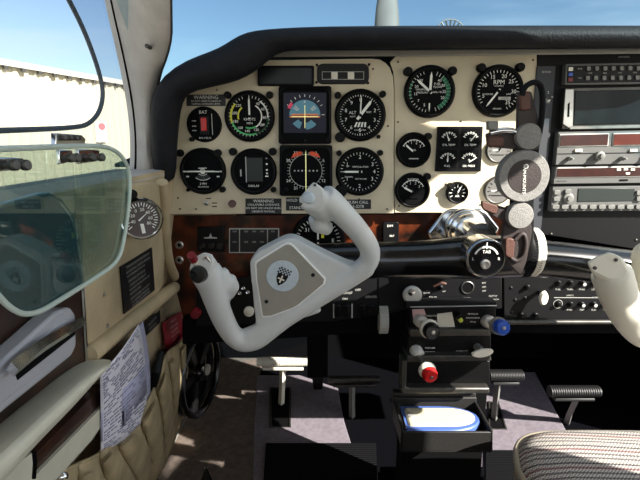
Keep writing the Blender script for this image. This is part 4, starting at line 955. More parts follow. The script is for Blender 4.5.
r_ = empty('cowl_flap_lever', PY(478, 349, YQ-.006), 'flat white cowl flap lever on the right of the quadrant', 'lever')
mb = MB(); mb.cyl(PY(477, 347, YQ-.006), PY(482, 351, YQ-.026), .007, 'steel_grey', .006, 18); mb.build('hub', r_)
mb = MB(); slabY(mb, smoothline([Vector((x, y, 0)) for x, y in ((471,354), (480,350), (494,349.5), (493,354), (484,358), (474,357.5))], 2, True) and [(v.x, v.y) for v in smoothline([Vector((x, y, 0)) for x, y in ((471,354), (480,350), (494,349.5), (493,354), (484,358), (474,357.5))], 2, True)], YQ-.030, .006, 'white_plastic'); mb.build('blade', r_, bevel=.001)
r_ = empty('friction_lock', PY(459.5, 319, YQ), 'tiny yellow green quadrant friction lock between throttle and propeller knobs', 'knob')
mb = MB(); mb.lathe(PY(460.5, 320, YQ-.010), NY, [(.004, -.01), (.004, .002), (.0025, .003), (.0001, .003)], mat('lime', (190,200,70), .5), 14); mb.build('tip', r_)
mb = MB(); mb.box(PY(458.5, 316, YQ-.006), (.006, .01, .010), 'black_plastic', ry=.6); mb.build('latch', r_)
# tray ------------------------------------------------------------------------
zt = PY(445, 431, .705).z; xl = PY(401, 431, .705).x; xr = PY(492.5, 431, .705).x
y0t, y1t = .702, .792
tr = empty('pedestal_tray', ((xl+xr)/2, y0t, zt-.05), 'open dark grey plastic tray at the foot of the quadrant', 'tray')
mt = mat('tray_plastic', (36,35,34), .5, bump=.2, spec=.3)
mb = MB(); th = .0045; dp = .045
for (x0, x1, ya, yb, z0, z1) in ((xl, xr, y0t, y0t+th, zt-.034, zt), (xl, xl+th, y0t, y1t, zt-.034, zt+.004), (xr-th, xr, y0t, y1t, zt-.034, zt+.004), (xl, xr, y1t-th, y1t, zt-.034, zt+.012), (xl, xr, y0t, y1t, zt-.038, zt-.033)):
    mb.box(((x0+x1)/2, (ya+yb)/2, (z0+z1)/2), (x1-x0, yb-ya, z1-z0), mt)
mb.build('tray_body', tr, bevel=.0015)
mb = MB(); mb.box(((xl+xr)/2, .80, zt+.004), (xr-xl, .016, .03), mt); mb.build('rear_ledge', tr, bevel=.002)
# blue pouch with a cream object
mb = MB(); mb.box(((xl+xr)/2, (y0t+y1t)/2, zt-.0265), (xr-xl-.012, y1t-y0t-.012, .0125), 'black_matte'); mb.build('tray_floor', tr)
pc = empty('glasses_case', ((xl+xr)/2, .735, zt-.020), 'open blue edged case with a cream lining lying in the tray', 'case')
cx0 = xl+.007; cx1 = xr-.008; cy0 = y0t+.006; cy1 = y1t-.008; cm = (cy0+cy1)/2
def oval(x0, x1, ya, yb, z, n=10):
    ym = (ya+yb)/2; rr = (yb-ya)/2
    out = [Vector((x0, ya, z)), Vector((x1-rr*1.6, ya, z))]
    out += [Vector((x1-rr*1.6+math.sin(a)*rr*1.6, ym-math.cos(a)*rr, z)) for a in [math.pi*k/n for k in range(1, n)]]
    return out+[Vector((x1-rr*1.6, yb, z)), Vector((x0, yb, z))]
mb = MB(); mb.prism(oval(cx0, cx1, cy0, cy1, zt-.0200), (0, 0, .019), 'pouch_blue'); mb.build('shell', pc, bevel=.003)
mb = MB(); mb.prism(oval(cx0+.009, cx1-.008, cy0+.011, cy1-.011, zt-.0200), (0, 0, .0225), 'pouch_inner'); mb.build('lining', pc, bevel=.004)
mb = MB(); mb.tube([(cx0+.001, cy0+.001, zt-.0), (cx0+.001, cy1-.001, zt-.0)], .003, 'chrome', 12); mb.build('clasp', pc, label='chrome clasp bar')
mb = MB(); mb.lathe((cx0+.016, cm, zt+.002), (0, 0, 1), [(.007, 0), (.006, .003), (.0001, .0045)], 'knuckle_grey', 18); mb.build('snap', pc)
# ================================================================ floor coverings
mb = MB()
def fz(pts, z): return [PZ(x, y, z) for x, y in pts]
ol = fz([(253,520), (253,440), (257,375), (300,375), (338,388), (344,420), (352,446), (376,462), (384,520)], .008)  # right side of the outline drawn along the pedestal's shadow
mb.prism(ol, (0, 0, -.007), 'carpet_lilac'); tag(mb.build('carpet_mat', bevel=.002), 'grey lilac carpet mat in the pilot footwell, cut along a shadow edge', 'carpet mat')
mb = MB(); b1 = PZ(253, 520, .008); b2 = PZ(257, 385, .008); mb.prism([(-.366, b1.y, .006), (b1.x-.002, b1.y, .006), (b2.x-.002, b2.y, .006), (b2.x, 1.54, .006), (-.366, 1.54, .006)], (0, 0, -.005), 'carpet_brown'); tag(mb.build('carpet_mat', bevel=.001), 'brown grey carpet along the left wall beside the spoked wheel', 'carpet mat')
ol = fz([(470,520), (470,372), (535,372), (566,430), (600,520)], .008)  # outline drawn along the sunlit part of the floor
mb = MB(); mb.prism(ol, (0, 0, -.007), 'carpet_lilac'); tag(mb.build('carpet_mat', bevel=.002), 'grey lilac carpet mat in the passenger footwell, cut to the sunlit patch', 'carpet mat')
def heel(pts, lab):
    mb = MB(); mb.prism(fz(pts, .013), (0, 0, -.0048), 'rubber_dark')
    a, b, c, d = fz(pts, .0145)
    n = 26
    for k in range(n):
        t0 = (k+.1)/n; t1 = (k+.6)/n
        mb.poly([a.lerp(d, t0), b.lerp(c, t0), b.lerp(c, t1), a.lerp(d, t1)], 'black_matte')
    tag(mb.build('heel_mat', smooth=False), lab, 'mat')
heel([(266,443), (376,443), (378,500), (262,500)], 'black ribbed rubber heel mat below the left pair of pedals')
heel([(486,450), (522,450), (524,500), (486,500)], 'black ribbed rubber heel mat beside the passenger seat')
mb = MB(); mb.prism(fz([(380,466), (484,466), (484,520), (380,520)], .05), (0, 0, -.05), 'carpet_brown' if False else 'carpet_in_shade'); tag(mb.build('carpet_riser', bevel=.003), 'dark carpeted riser on the floor in front of the pedestal', 'carpet')
# ================================================================ pedals
def pedal(lab, x0, x1, ytop, h, Y, armx, foot, m='steel_grey', ridges=True, lean=.0):
    a = PY(x0, ytop, Y); b = PY(x1, ytop, Y); hh = h*mpp(Y)*1.0; c = (a+b)/2
    r_ = empty('rudder_pedal', c, lab, 'pedal', 'rudder pedals')
    mb = MB(); R = hh/2; prof = []
    n = 20
    for k in range(n):
        t = 2*math.pi*k/n; rr = R*(1+(.10 if (k % 2 and ridges) else 0)); prof.append((math.cos(t)*rr*1.15, math.sin(t)*rr))
    cz = Vector((0, 0, -R))
    nr = 22; L_ = (b-a)
    rings_ = []
    for k in range(nr):
        for q_, s_ in ((0, 1.0), (.55, 1.0), (.6, .86), (.95, .86)):
            rings_.append([a+L_*((k+q_)/nr)+cz+Vector((0, math.cos(2*math.pi*w_/20)*R*1.15*s_, math.sin(2*math.pi*w_/20)*R*s_)) for w_ in range(20)])
    mb.loft(rings_, m); mb.build('tread_bar', r_, ang=30)
    mb = MB(); e = Vector((0, 0, -2*R-.006)); mb.box(c+e, ((b-a).length*.8, .016, .008), m); mb.build('cross_piece', r_, bevel=.002)
    f = PZ(foot[0], foot[1], -.01); t0 = PY(armx, ytop+h, Y+.004); w = .0105
    mb = MB(); mid = t0.lerp(f, .6)+Vector((0, .004, 0)); mb.tube([t0, mid, f], [w, w, w*1.1], 'steel_grey' if m is not MATS['white_plastic'] and m != 'white_plastic' else m, 4, upv=(1,0,0), flat=.8); mb.build('arm', r_, smooth=False)
    # slot in the carpet
    return r_
pedal('ridged rudder pedal coloured sunlit white, leftmost of the four', 257, 308.5, 357.5, 9.5, 1.17, 283, (281,408), 'white_plastic')  # white for the sun on it; the other treads are darkened for shade
pedal('dark ridged rudder pedal, second from the left behind the yoke shaft', 328, 380, 376, 8, 1.19, 352, (352,420), 'dark_metal')
pedal('grey ridged rudder pedal right of the quadrant', 489.5, 523, 370, 12, 1.12, 498, (494,424), mat('pedal_shade_grey', (30,30,30), .5))  # shade put into the tread colour; arms lighter as if lit
pedal('grey ridged rudder pedal, rightmost of the four', 550, 600, 386, 12, 1.08, 577, (566,425), 'pedal_shade_grey')
for lab, pts in (('narrow metal rimmed slot in the floor under the leftmost pedal', [(270,388), (290,388), (290,427), (271,427)]), ('narrow metal rimmed slot in the floor beside the tray', [(489,402), (498,402), (506,429), (489,429)])):
    r_ = empty('pedal_slot', PZ(pts[0][0], pts[0][1], .012), lab, 'slot', 'floor slots')
    P = fz(pts, .0095); mb = MB()
    mb.tube(P+[P[0]], .0028, 'dark_metal', 8, caps=False); mb.build('rim', r_)
    mb = MB(); mb.prism(P, (0, 0, -.0012), 'black_matte'); mb.build('opening', r_)
# small black fuel selector handle at the bottom left
mb = MB(); c = PZ(206, 488, .09); mb.prism([c+Vector((-.035, -.03, -.05)), c+Vector((.035, -.03, -.05)), c+Vector((.03, .02, -.05)), c+Vector((-.03, .02, -.05))], (0, 0, .01), 'black_plastic')
tip = PZ(206, 465, .09)
mb.add([c+Vector((-.028, -.02, -.04)), c+Vector((.028, -.02, -.04)), c+Vector((.024, .014, -.04)), c+Vector((-.024, .014, -.04)), tip], [(0,1,4), (1,2,4), (2,3,4), (3,0,4), (0,3,2,1)], 'black_gloss')
mb.lathe(tip+Vector((0, -.002, -.006)), (0, -.6, 1), [(.003, 0), (.002, .003), (.0001, .004)], 'ink_white', 12)
mb.prism([c+Vector((-.035, -.03, -.05)), c+Vector((.035, -.03, -.05)), c+Vector((.03, .02, -.05)), c+Vector((-.03, .02, -.05))], (0, 0, -.04), 'black_plastic')
tag(mb.build('fuel_selector'), 'black pointed fuel selector handle at the bottom left of the floor', 'fuel selector')
# ================================================================ passenger seat
sm_ = bpy.data.materials.new('woven_stripe'); sm_.use_nodes = True; nt = sm_.node_tree; b = nt.nodes['Principled BSDF']; b.inputs['Roughness'].default_value = .95
tc = nt.nodes.new('ShaderNodeTexCoord'); sp = nt.nodes.new('ShaderNodeSeparateXYZ'); nt.links.new(tc.outputs['Object'], sp.inputs[0])
def M_(op, a, b_=None, c_=None):
    n = nt.nodes.new('ShaderNodeMath'); n.operation = op
    for i, v in enumerate((a, b_, c_)):
        if v is None: continue
        if isinstance(v, (int, float)): n.inputs[i].default_value = v
        else: nt.links.new(v, n.inputs[i])
    return n.outputs[0]
row = M_('ADD', sp.outputs[1], M_('MULTIPLY', sp.outputs[0], .12))
wav = M_('MULTIPLY', M_('SINE', M_('MULTIPLY', sp.outputs[0], 1400.0)), .0004)
rr = M_('ADD', row, wav)
st = M_('FRACT', M_('MULTIPLY', rr, 24.0))
cr = nt.nodes.new('ShaderNodeValToRGB'); cr.color_ramp.interpolation = 'CONSTANT'
cols = [(0, (206,198,186)), (.14, (120,112,110)), (.22, (210,202,190)), (.36, (130,122,118)), (.46, (214,206,194)), (.60, (150,112,108)), (.70, (205,196,184)), (.84, (96,90,92)), (.92, (200,192,180))]
cr.color_ramp.elements[0].position = 0; cr.color_ramp.elements[0].color = lin(cols[0][1]); cr.color_ramp.elements[1].position = cols[1][0]; cr.color_ramp.elements[1].color = lin(cols[1][1])
for p_, c_ in cols[2:]: e = cr.color_ramp.elements.new(p_); e.color = lin(c_)
nt.links.new(st, cr.inputs[0])
wv = nt.nodes.new('ShaderNodeTexChecker'); wv.inputs['Scale'].default_value = 420; nt.links.new(tc.outputs['Object'], wv.inputs[0]); wv.inputs[1].default_value = (1,1,1,1); wv.inputs[2].default_value = (.20,.22,.28,1)
mx = nt.nodes.new('ShaderNodeMixRGB'); mx.blend_type = 'MULTIPLY'; mx.inputs[0].default_value = .85; nt.links.new(cr.outputs[0], mx.inputs[1]); nt.links.new(wv.outputs[0], mx.inputs[2]); nt.links.new(mx.outputs[0], b.inputs['Base Color'])
bp = nt.nodes.new('ShaderNodeBump'); bp.inputs['Strength'].default_value = .7; bp.inputs['Distance'].default_value = .002; nt.links.new(wv.outputs[1], bp.inputs['Height']); nt.links.new(bp.outputs[0], b.inputs['Normal'])
MATS['woven_stripe'] = sm_
zs = .30
fr_ = [PZ(x, y, zs) for x, y in ((517,462), (516,446), (524,437), (545,434), (600,434), (660,435), (760,440))]
x_l = PZ(517, 462, zs).x
seat = empty('passenger_seat', (x_l+.24, .30, 0), 'passenger seat cushion in striped woven fabric with tan piping at lower right', 'seat')
edge = smoothline([Vector((x_l+.03, .08, zs)), Vector((x_l+.015, .35, zs)), PZ(521, 480, zs), PZ(516.5, 460, zs), PZ(516.5, 446, zs), PZ(527, 436.5, zs), PZ(555, 433, zs), PZ(640, 433.5, zs), PZ(760, 437, zs), Vector((x_l+.47, .66, zs)), Vector((x_l+.48, .60, zs)), Vector((x_l+.48, .08, zs))], 2, True)
cen = Vector((x_l+.25, .38, zs))
rings = []
for s_, dz in ((1, -.085), (1.005, -.02), (1, 0), (.975, .010), (.93, .017), (.8, .024), (.5, .03), (.2, .032)):
    rings.append([cen+(p-cen)*s_+Vector((0, 0, dz)) for p in edge])
mb = MB(); mb.loft(rings, 'woven_stripe'); mb.build('cushion', seat, ang=70)
mb = MB(); mb.tube(edge+[edge[0], edge[1]], .0048, 'seat_piping', 10, caps=False); mb.build('piping', seat)
mb = MB(); mb.box((x_l+.25, .36, .12), (.40, .48, .22), 'dark_metal'); mb.build('seat_base', seat, bevel=.01)
# ================================================================ left side wall
# upper padded section and rolls
def wslab(name, pts, off, th, m, lab=None, cat=None, bevel=.002, parent=None, r=.2, rd=True, label=None):
    mb = MB(); P = [PW(x, y, off) for x, y in (rounded(pts, r) if rd else pts)]; mb.prism(P, (-th, 0, 0), m)
    o = mb.build(name, parent, bevel=bevel, label=label)
    if lab: tag(o, lab, cat)
    return o
# cheek panel next to the instrument panel (cream vinyl, holds the dial)
def wroll(name, pts, rad, m, lab, cat, off=.012, parent=None, flat=1.0):
    mb = MB(); mb.tube(smoothline([PW(x, y, off) for x, y in pts], 2), rad, m, 14, flat=flat); o = mb.build(name, parent)
    if lab: tag(o, lab, cat)
    return o
wslab('side_panel', [(86,186), (128,184), (160,181), (166,250), (163,290), (90,352), (84,300)], .012, .012, 'cream_vinyl', 'cream vinyl side panel with a black placard and exposed screws', 'side panel', .003)
wroll('padded_roll', [(162,182), (164,205), (165,232), (168,262), (176,279)], .0085, 'cream_vinyl', 'upright padded cream roll at the left end of the instrument panel', 'padding', .014)
wroll('padded_roll', [(180,283), (168,292), (140,314), (110,338), (88,356)], .011, 'cream_vinyl', 'slanting padded cream roll above the map pocket', 'padding', .016)
for x, y in ((104,294), (107,326)): 
    mb = MB(); n_ = Vector((1, 0, -.18)).normalized(); mb.lathe(PW(x, y, .012), n_, [(.003, -.001), (.003, .001), (.0015, .002), (.0001, .002)], 'brushed', 14); tag(mb.build('screw'), 'small metal screw head on cream side panel, %s of two below storm window' % ('upper' if y < 300 else 'lower'), 'screw', 'side panel screws')
WU = Vector((.18, 0, 1)).normalized(); WR = Vector((0, 1, 0))
def wplac(name, pts, off, m, lab, lines, ink='ink_white'):
    P = [PW(x, y, off) for x, y in pts]; mb = MB(); mb.prism(P, (-.0015, 0, 0), m); tl, tr, br, bl = P; n_ = Vector((.0006, 0, 0))
    for y0, y1, segs in lines:
        for a, b_ in segs:
            L0 = tl.lerp(bl, y0); R0 = tr.lerp(br, y0); L1 = tl.lerp(bl, y1); R1 = tr.lerp(br, y1)
            mb.poly([L0.lerp(R0, a)+n_, L0.lerp(R0, b_)+n_, L1.lerp(R1, b_)+n_, L1.lerp(R1, a)+n_], ink)
    return tag(mb.build(name, smooth=False), lab, 'placard')
def words(n, seed, h=.45, x0=.08, x1=.92):
    rnd = random.Random(seed); L = []
    for k in range(n):
        y = .06+.88*k/n; segs = []; x = x0; end = x1 if rnd.random() < .7 else x0+(x1-x0)*rnd.uniform(.4, .8)
        while x < end-.02: w_ = rnd.uniform(.04, .13); segs.append((x, min(x+w_, end))); x += w_+.025
        L.append((y, y+.88/n*h, segs))
    return L
def wtext(mbx, lines, P, ink, size):
    tl, tr, br, bl = P; R = (tr-tl).normalized(); U = (tl-bl).normalized()
    for s_, fx, fy in lines: mbx.text(s_, tl.lerp(tr, fx).lerp(bl.lerp(br, fx), fy)+Vector((.0007, 0, 0)), size, ink, R, U)
def wplac2(name, pts, off, m, lab, lines, ink, size, th=.0015):
    P = [PW(x, y, off) for x, y in pts]; mb = MB(); mb.prism(P, (-th, 0, 0), m); wtext(mb, lines, P, ink, size); return tag(mb.build(name, smooth=False), lab, 'placard')
wplac2('placard', [(120.5,267), (152,247.5), (155,290), (124.5,314)], .0145, 'placard_black', 'black operating limitations placard with white text on the cream side panel',
   [('THIS AIRPLANE MUST BE OPERATED', .5, .08), ('AS A NORMAL CATEGORY AIRPLANE', .5, .18), ('IN COMPLIANCE WITH THE', .42, .27), ('OPERATING LIMITATIONS', .42, .38), ('STATED IN THE FORM OF', .45, .48), ('PLACARDS MARKINGS MANUALS', .5, .57), ('MAXIMUM SPEEDS', .35, .67), ('GEAR EXTENDED  FLAPS DOWN', .5, .77), ('NO ACROBATIC MANEUVERS', .5, .86), ('INCLUDING SPINS APPROVED', .5, .94)], 'ink_dim', .0052)
wplac2('placard', [(143,326), (160,310), (160.5,322), (144,338)], .010, 'placard_black', 'narrow black placard on the wall below the slanting padded roll', [('FUEL SELECTOR', .5, .3), ('BOTH TANKS', .5, .7)], 'ink_dim', .006)
wplac2('placard', [(163,323), (181,311), (185,333), (168,362)], .010, 'placard_red', 'red placard with white lines of text on the wall near the spoked wheel', [('EMERGENCY', .5, .12), ('LANDING GEAR', .5, .28), ('PULL BREAKER', .5, .42), ('HANDLE DOWN', .5, .56), ('TURN CRANK', .5, .7), ('FULL TURNS', .5, .84)], 'ink_white', .0075)
# outside air thermometer dial
c = PW(141, 219, .014); c = PY(141, 218.5, c.y-.045)
nx = Vector((.42, -1, .12)).normalized(); RR, UU, _a = Vector((1, .42, 0)).normalized(), None, None
UU = nx.cross(RR)*-1 if nx.cross(RR).z < 0 else nx.cross(RR); RR = (RR-nx*RR.dot(nx)).normalized(); UU = (UU-nx*UU.dot(nx)).normalized()
g_ = empty('thermometer_dial', c, 'round chrome rimmed thermometer dial on the left wall beside the panel', 'gauge'); Rg = .0262
mb = MB(); mb.lathe(c, nx, [(Rg*.9, -.035), (Rg, -.006), (Rg, .004), (Rg*.93, .007), (Rg*.86, .006), (Rg*.84, .001)], 'chrome', 36, caps=False); mb.build('rim', g_)
mb = MB(); mb.lathe(c, nx, [(Rg*.85, -.002), (Rg*.85, .001)], mat('dial_brown', (66,50,48), .4), 30)
def GP(x, y, o=.0016): return c+RR*x*Rg+UU*y*Rg+nx*o
for k in range(26):
    a = math.radians(-130+k*10.4); d0 = .62 if k % 2 else .56
    mb.poly([GP(math.sin(a)*q+math.cos(a)*e, math.cos(a)*q-math.sin(a)*e) for q, e in ((d0, -.02), (.76, -.02), (.76, .02), (d0, .02))], 'ink_white')
for a, t in ((-110,'-40'), (-70,'-20'), (-30,'0'), (10,'20'), (50,'40'), (90,'60'), (125,'80')): mb.text(t, GP(math.sin(math.radians(a))*.42, math.cos(math.radians(a))*.42), .0055, 'ink_white', RR, UU)
mb.poly([GP(.0, -.72), GP(.16, -.7), GP(.1, -.25), GP(-.06, -.25)], 'ink_white'); mb.build('dial_face', g_, smooth=False)
mb = MB(); a = math.radians(48); mb.prism([GP(math.sin(a)*q+math.cos(a)*e, math.cos(a)*q-math.sin(a)*e, .003) for q, e in ((-.15, -.035), (.6, 0), (-.15, .035))], nx*.0005, 'ink_white'); mb.build('needle', g_)
mb = MB(); mb.lathe(c+UU*Rg*1.15-RR*.3*Rg, nx, [(.0062, -.02), (.0062, .008), (.004, .010), (.0001, .010)], 'knob_black', 16); mb.build('probe_knob', g_)
# wood panel with chrome edge
wd = empty('wood_door_panel', PW(60, 330, .002), 'dark burl wood side panel with a thin chrome edge and curved top corner', 'side panel')
wp_ = [(-60,222), (0,206), (34,196), (47,194), (60,201), (70,214), (77,238), (82,285), (86,352), (88,410), (-60,560)]
mb = MB(); mb.prism([PW(x, y, .0135) for x, y in wp_], (-.006, 0, 0), 'dark_burl'); mb.build('wood_face', wd)
mb = MB(); mb.tube([PW(x, y, .015) for x, y in wp_[:10]], .0022, 'chrome', 8); mb.build('chrome_edge', wd)
# recessed door pull box
hb = empty('ash_tray_handle', PW(40, 365, .02), 'silver grey pull box with a chrome bar on the wood panel', 'handle')
mb = MB(); P = rounded([(-30,392), (58,311), (71,307), (76,314), (77,345), (72,356), (2,413), (-30,440)], .25); mb.prism([PW(x, y, .032) for x, y in P], (-.018, 0, 0), mat('silver_paint', (176,176,182), .35)); mb.build('box', hb, bevel=.003)
mb = MB(); P = rounded([(-30,404), (60,322), (72,318), (74,342), (68,351), (4,402), (-30,428)], .25); mb.prism([PW(x, y, .0335) for x, y in P], (-.004, 0, 0), 'silver_paint'); mb.build('inset', hb, bevel=.001)
mb = MB(); mb.prism([PW(x, y, .0342) for x, y in ((16,374), (76,328), (75,335), (18,380))], (-.003, 0, 0), 'black_matte'); mb.build('dark_recess_strip', hb, label='dark strip for the recess under the bar')  # flat dark strip in place of a recess under the bar
mb = MB(); mb.tube([PW(x, y, .040) for x, y in ((12,369.5), (40,347), (83,321))], [.0044, .0042, .0034], 'chrome', 4, flat=1.4); mb.build('chrome_bar', hb)
# armrest
ar = empty('armrest', PW(60, 430, .02), 'long pale cream padded armrest along the left wall', 'armrest')
top_ = [(-60,484), (0,437), (45,398), (90,361), (104,357), (112,359)]; bot_ = [(-60,552), (0,496), (36,453), (75,412), (102,378), (113,366)]
rings = []
for a, b_ in zip(smoothline([Vector((x, y, 0)) for x, y in top_], 1), smoothline([Vector((x, y, 0)) for x, y in bot_], 1)):
    A = PW(a.x, a.y, .030); B = PW(b_.x, b_.y, .052); q1 = PW(a.x*.7+b_.x*.3, a.y*.7+b_.y*.3, .052); q2 = PW(a.x*.3+b_.x*.7, a.y*.3+b_.y*.7, .060)
    rings.append([A, q1, q2, B, B+Vector((-.05, 0, -.003)), A+Vector((-.028, 0, -.005))])
mb = MB(); mb.loft(rings, 'armrest_vinyl'); o = mb.build('pad', ar, ang=60); o.modifiers.new('s', 'SUBSURF').levels = 2; o.modifiers['s'].render_levels = 2
mb = MB(); mb.tube([PW(x, y, .056) for x, y in ((34,452), (35,462), (34,478))], .0016, 'black_matte', 8); mb.build('seam', ar)
wslab('wood_inlay', [(36,454), (104,384), (104,405), (37,474)], .026, .014, 'dark_burl', 'narrow dark burl wood strip under the armrest', 'trim strip', .001, r=.05)
wslab('lower_rail', [(37,474), (104,405), (102,425), (92,440), (20,520), (-10,520)], .030, .018, 'armrest_vinyl', 'pale cream rail below the wood strip on the left wall', 'rail', .004, r=.05)
wslab('rail_end', [(-40,520), (0,474), (34,452), (37,474), (10,520)], .036, .02, 'armrest_vinyl', 'pale cream end piece at the bottom left corner of the armrest', 'rail', .003, r=.05)
# map pocket: pleated leather sheet
pk = empty('map_pocket', PW(140, 430, .01), 'tan leather map pocket with gathered pleats on the lower left wall', 'map pocket')
tp = smoothline([Vector((x, y, 0)) for x, y in ((60,472), (80,463), (98,455), (108,441), (128,428), (146,406), (158,378), (166,352), (178,345), (184,336))], 2)
bt = smoothline([Vector((x, y, 0)) for x, y in ((66,560), (96,540), (118,520), (135,505), (146,492), (160,474), (170,452), (180,425), (187,405), (190,385))], 2)
N = 120; rows = 16; rings = []
def samp(L, t):
    f_ = t*(len(L)-1); i = min(int(f_), len(L)-2); return L[i].lerp(L[i+1], f_-i)
for j in range(rows+1):
    v = j/rows; rg = []
    for i in range(N+1):
        t = i/N; a = samp(tp, t); b_ = samp(bt, t); p = a.lerp(b_, v)
        tt = t*8.0+.35*math.sin(v*3+t*7)*v; ph_ = tt % 1.0
        pleat = (abs(math.sin(math.pi*ph_))**.4)*.018
        bulge = .028*math.sin(math.pi*min(1, v*.75+.12))*(.25+.75*math.sin(math.pi*min(1, .15+t*.8)))
        band = .004 if v < .14 else 0
        off = .010+bulge*(1-.3*v)+pleat*(.35 if v < .14 else 1)*(1-.5*v)+band
        rg.append(PW(p.x, p.y, off))
    rings.append(rg)
mb = MB(); mb.loft(rings, 'tan_leather', closed=False); o = mb.build('pleated_front', pk, ang=80); s_ = o.modifiers.new('t', 'SOLIDIFY'); s_.thickness = .002
mb = MB(); mb.tube([r_ + Vector((.001, 0, 0)) for r_ in rings[0]], .0024, 'tan_leather', 8); mb.build('top_hem', pk)
mb = MB(); p = rings[1][3]; mb.lathe(p+Vector((.002, 0, 0)), (1, -.6, .3), [(.005, -.002), (.005, .001), (.003, .003), (.0001, .0035)], 'chrome', 18); mb.build('snap_button', pk, label='chrome snap button')
# kick strip along the floor
mb = MB(); a = PZ(150, 486, .004); b_ = PZ(190, 405, .004); mb.tube([a+Vector((.006, 0, 0)), b_+Vector((.006, 0, 0))], .004, 'steel_grey', 10); struct(mb.build('baseboard_left'))
# papers
pp = empty('checklist_papers', PW(122, 390, .03), 'stack of printed checklist papers standing in the map pocket', 'papers')
for k, (do, sh, m) in enumerate(((.030, (0, 0), 'paper'), (.024, (4, -3), 'paper_violet'))):
    L_ = smoothline([Vector((x, y, 0)) for x, y in ((100,374), (101,410), (101,455))], 1); R_2 = smoothline([Vector((x, y, 0)) for x, y in ((139,324), (146,360), (147,425))], 1)
    cols_ = []
    for j in range(9):
        t = j/8; a = samp(L_, t); b_ = samp(R_2, t); rw = []
        for i in range(11):
            u = i/10; x = a.x+(b_.x-a.x)*u+sh[0]; y = a.y+(b_.y-a.y)*u+sh[1]+4*math.sin(math.pi*u)*(1-t); rw.append(PW(x, y, do+.008*math.sin(math.pi*u)+.004*(1-t)))
        cols_.append(rw)
    mb = MB(); mb.loft(cols_, m, closed=False)
    if k == 0:
        def SP(u, t, o_=.0008):
            f1 = t*8; j = min(int(f1), 7); f2 = u*10; i = min(int(f2), 9); fu, ft = f2-i, f1-j
            return cols_[j][i].lerp(cols_[j][i+1], fu).lerp(cols_[j+1][i].lerp(cols_[j+1][i+1], fu), ft)+Vector((o_, -o_*.6, 0))
        rnd = random.Random(5)
        for ln in range(34):
            t = .03+ln*.0275; x = .06
            if t > .97: break
            col1 = 'paper_ink'
            while x < .94:
                w_ = rnd.uniform(.03, .12); e_ = min(x+w_, .95)
                if rnd.random() < .62: 
                    seg_n = 2
                    mb.poly([SP(x, t), SP(e_, t), SP(e_, t+.009), SP(x, t+.009)], col1)
                x += w_+.02
        mb.poly([SP(.0, .52, .0005), SP(.5, .52, .0005), SP(.5, .8, .0005), SP(.0, .8, .0005)], 'paper_violet')
        mb.poly([SP(.5, .5, .0005), SP(1, .5, .0005), SP(1, .7, .0005), SP(.5, .8, .0005)], 'paper_violet')
    o = mb.build('sheet', pp, ang=80, smooth=True); s_ = o.modifiers.new('t', 'SOLIDIFY'); s_.thickness = .0006
# dark object behind papers
mb = MB(); mb.tube([PW(151, 392, .022), PW(156, 372, .026), PW(161, 352, .024)], [.007, .009, .006], 'black_plastic', 12); tag(mb.build('torch'), 'small black cylindrical item standing in the map pocket behind the papers', 'torch')
# spoked wheel
wc = PY(201, 373, 1.0); hx_ = Vector((.20, .98, 0)).normalized(); hz_ = Vector((0, 0, 1)); nn = Vector((.98, -.20, 0)).normalized()
wh = empty('spoked_handwheel', wc-hz_*.09, 'black spoked handwheel standing against the left kick panel', 'wheel')
Rw = .092
mb = MB(); mb.tube([wc+(hx_*math.cos(a)+hz_*math.sin(a))*Rw for a in [2*math.pi*k/48 for k in range(49)]], .0080, 'black_gloss', 12, caps=False); mb.build('rim', wh)
mb = MB(); mb.tube([wc-nn*.018+(hx_*math.cos(a)+hz_*math.sin(a))*Rw*.94 for a in [2*math.pi*k/48 for k in range(49)]], .009, 'black_plastic', 12, caps=False); mb.build('inner_rim', wh)
for k in range(5):
    a = math.radians(90+k*72+20); d_ = hx_*math.cos(a)+hz_*math.sin(a); t_ = hx_*-math.sin(a)+hz_*math.cos(a)
    mb = MB(); mb.prism([wc-nn*.006+d_*.014-t_*.007, wc-nn*.006+d_*Rw-t_*.014, wc-nn*.006+d_*Rw+t_*.014, wc-nn*.006+d_*.014+t_*.007], -nn*.006, 'black_plastic'); mb.build('spoke', wh, bevel=.001)
mb = MB(); mb.lathe(wc, nn, [(.02, -.05), (.02, .0), (.017, .006), (.0001, .008)], 'black_gloss', 24); mb.build('hub', wh)
mb = MB(); mb.lathe(wc+hx_*.018+nn*.006, nn, [(.013, 0), (.012, .004), (.0001, .005)], 'plate_grey', 20); mb.build('hub_cap', wh, label='pale oval cap')
mb = MB(); mb.tube([wc-nn*.02, wc-nn*.075], .012, 'black_plastic', 12); mb.build('axle', wh)
mb = MB(); mb.lathe(wc-nn*.03, nn, [(.09, -.006), (.09, 0), (.03, .004)], 'black_matte', 40); mb.build('backing_plate', wh)
# storm window pane, swung inwards, hinged at its top edge
XS = -.214
st_o = smoothline([(-120,153), (0,149), (60,146.5), (100,145.5), (116,150), (127,163), (130.5,180), (128.5,210), (124,240), (119,259), (108,270), (60,300), (40,312), (24,315), (10,308), (-2,296), (-14,280), (-30,250)], 2, True)
sp_ = empty('storm_window_pane', PX(60, 220, XS), 'tinted clear storm window pane swung inward with a pale polished edge', 'window pane')
bm_ = MB(); Pp = [PX(p[0], p[1], XS) for p in st_o]; bm_.prism(Pp, (-.003, 0, 0), 'storm_glass'); o = bm_.build('pane', sp_, smooth=False)
mb = MB(); mb.tube(Pp+[Pp[0]], .0022, mat('pane_edge', (188,200,190), .3), 8, caps=False); mb.build('polished_edge', sp_)
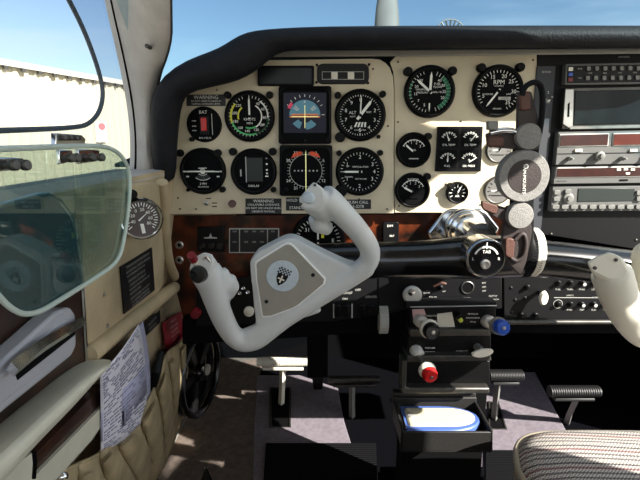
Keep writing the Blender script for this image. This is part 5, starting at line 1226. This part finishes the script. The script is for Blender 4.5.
# hinge brackets and knobs on the pane and latch on the frame
def latch(x, y, w_, lab, X, dy=0):
    r_ = empty('window_latch', PX(x, y, X), lab, 'latch', 'window latches')
    mb = MB(); mb.prism([PX(a, b_, X+.003) for a, b_ in ((x-w_, y-7), (x+w_, y-6), (x+w_-1, y+5), (x-w_+1, y+8))], (-.003, 0, 0), 'chrome'); mb.build('bracket', r_, bevel=.001)
    for k in (-.3, .55):
        mb = MB(); p = PX(x+w_*k, y+2, X+.004); mb.lathe(p, (1, -.35, .1), [(.0018, -.002), (.0018, .005), (.0038, .006), (.0038, .009), (.0028, .010), (.0001, .0102)], 'dark_metal', 18); mb.build('knob', r_)
    return r_
latch(66, 156.5, 7, 'chrome latch with two dark knobs, left one near the middle of the pane top', XS); latch(89, 156, 11, 'chrome latch with two dark knobs near the right end of the pane top', XS); latch(10, 164, 14, 'chrome latch with two dark knobs at the left edge of the pane top', XS)
r_ = empty('frame_catch', PX(70, 139, XW), 'small chrome catch on the lower frame of the storm window opening', 'latch')
mb = MB(); mb.prism([PX(a, b_, XW+.012) for a, b_ in ((56,133), (82,135), (86,139), (85,145), (56,146))], (-.006, 0, 0), 'chrome'); mb.build('catch_plate', r_, bevel=.001)
for x in (64, 70, 76): 
    mb = MB(); mb.lathe(PX(x, 138, XW+.013), (1, -.3, 0), [(.003, -.001), (.003, .004), (.0001, .005)], 'dark_metal', 12); mb.build('rivet', r_)
# dark upright shape between the left pair of pedals
mb = MB(); a = PY(307, 334, 1.02); b_ = PY(328, 334, 1.02); zb = PY(318, 378, 1.02).z
mb.prism([(a.x, 1.02, a.z+.06), (b_.x, 1.02, a.z+.06), (b_.x, 1.02, zb), (a.x, 1.02, zb)], (0, .04, 0), 'black_matte'); mb.prism([(a.x+.01, 1.035, zb), (b_.x-.01, 1.035, zb), (b_.x-.01, 1.30, .02), (a.x+.01, 1.30, .02)], (0, .02, 0), 'black_matte')
tag(mb.build('dark_upright', bevel=.003), 'matte black upright shape standing between the left pair of pedals', 'cover')
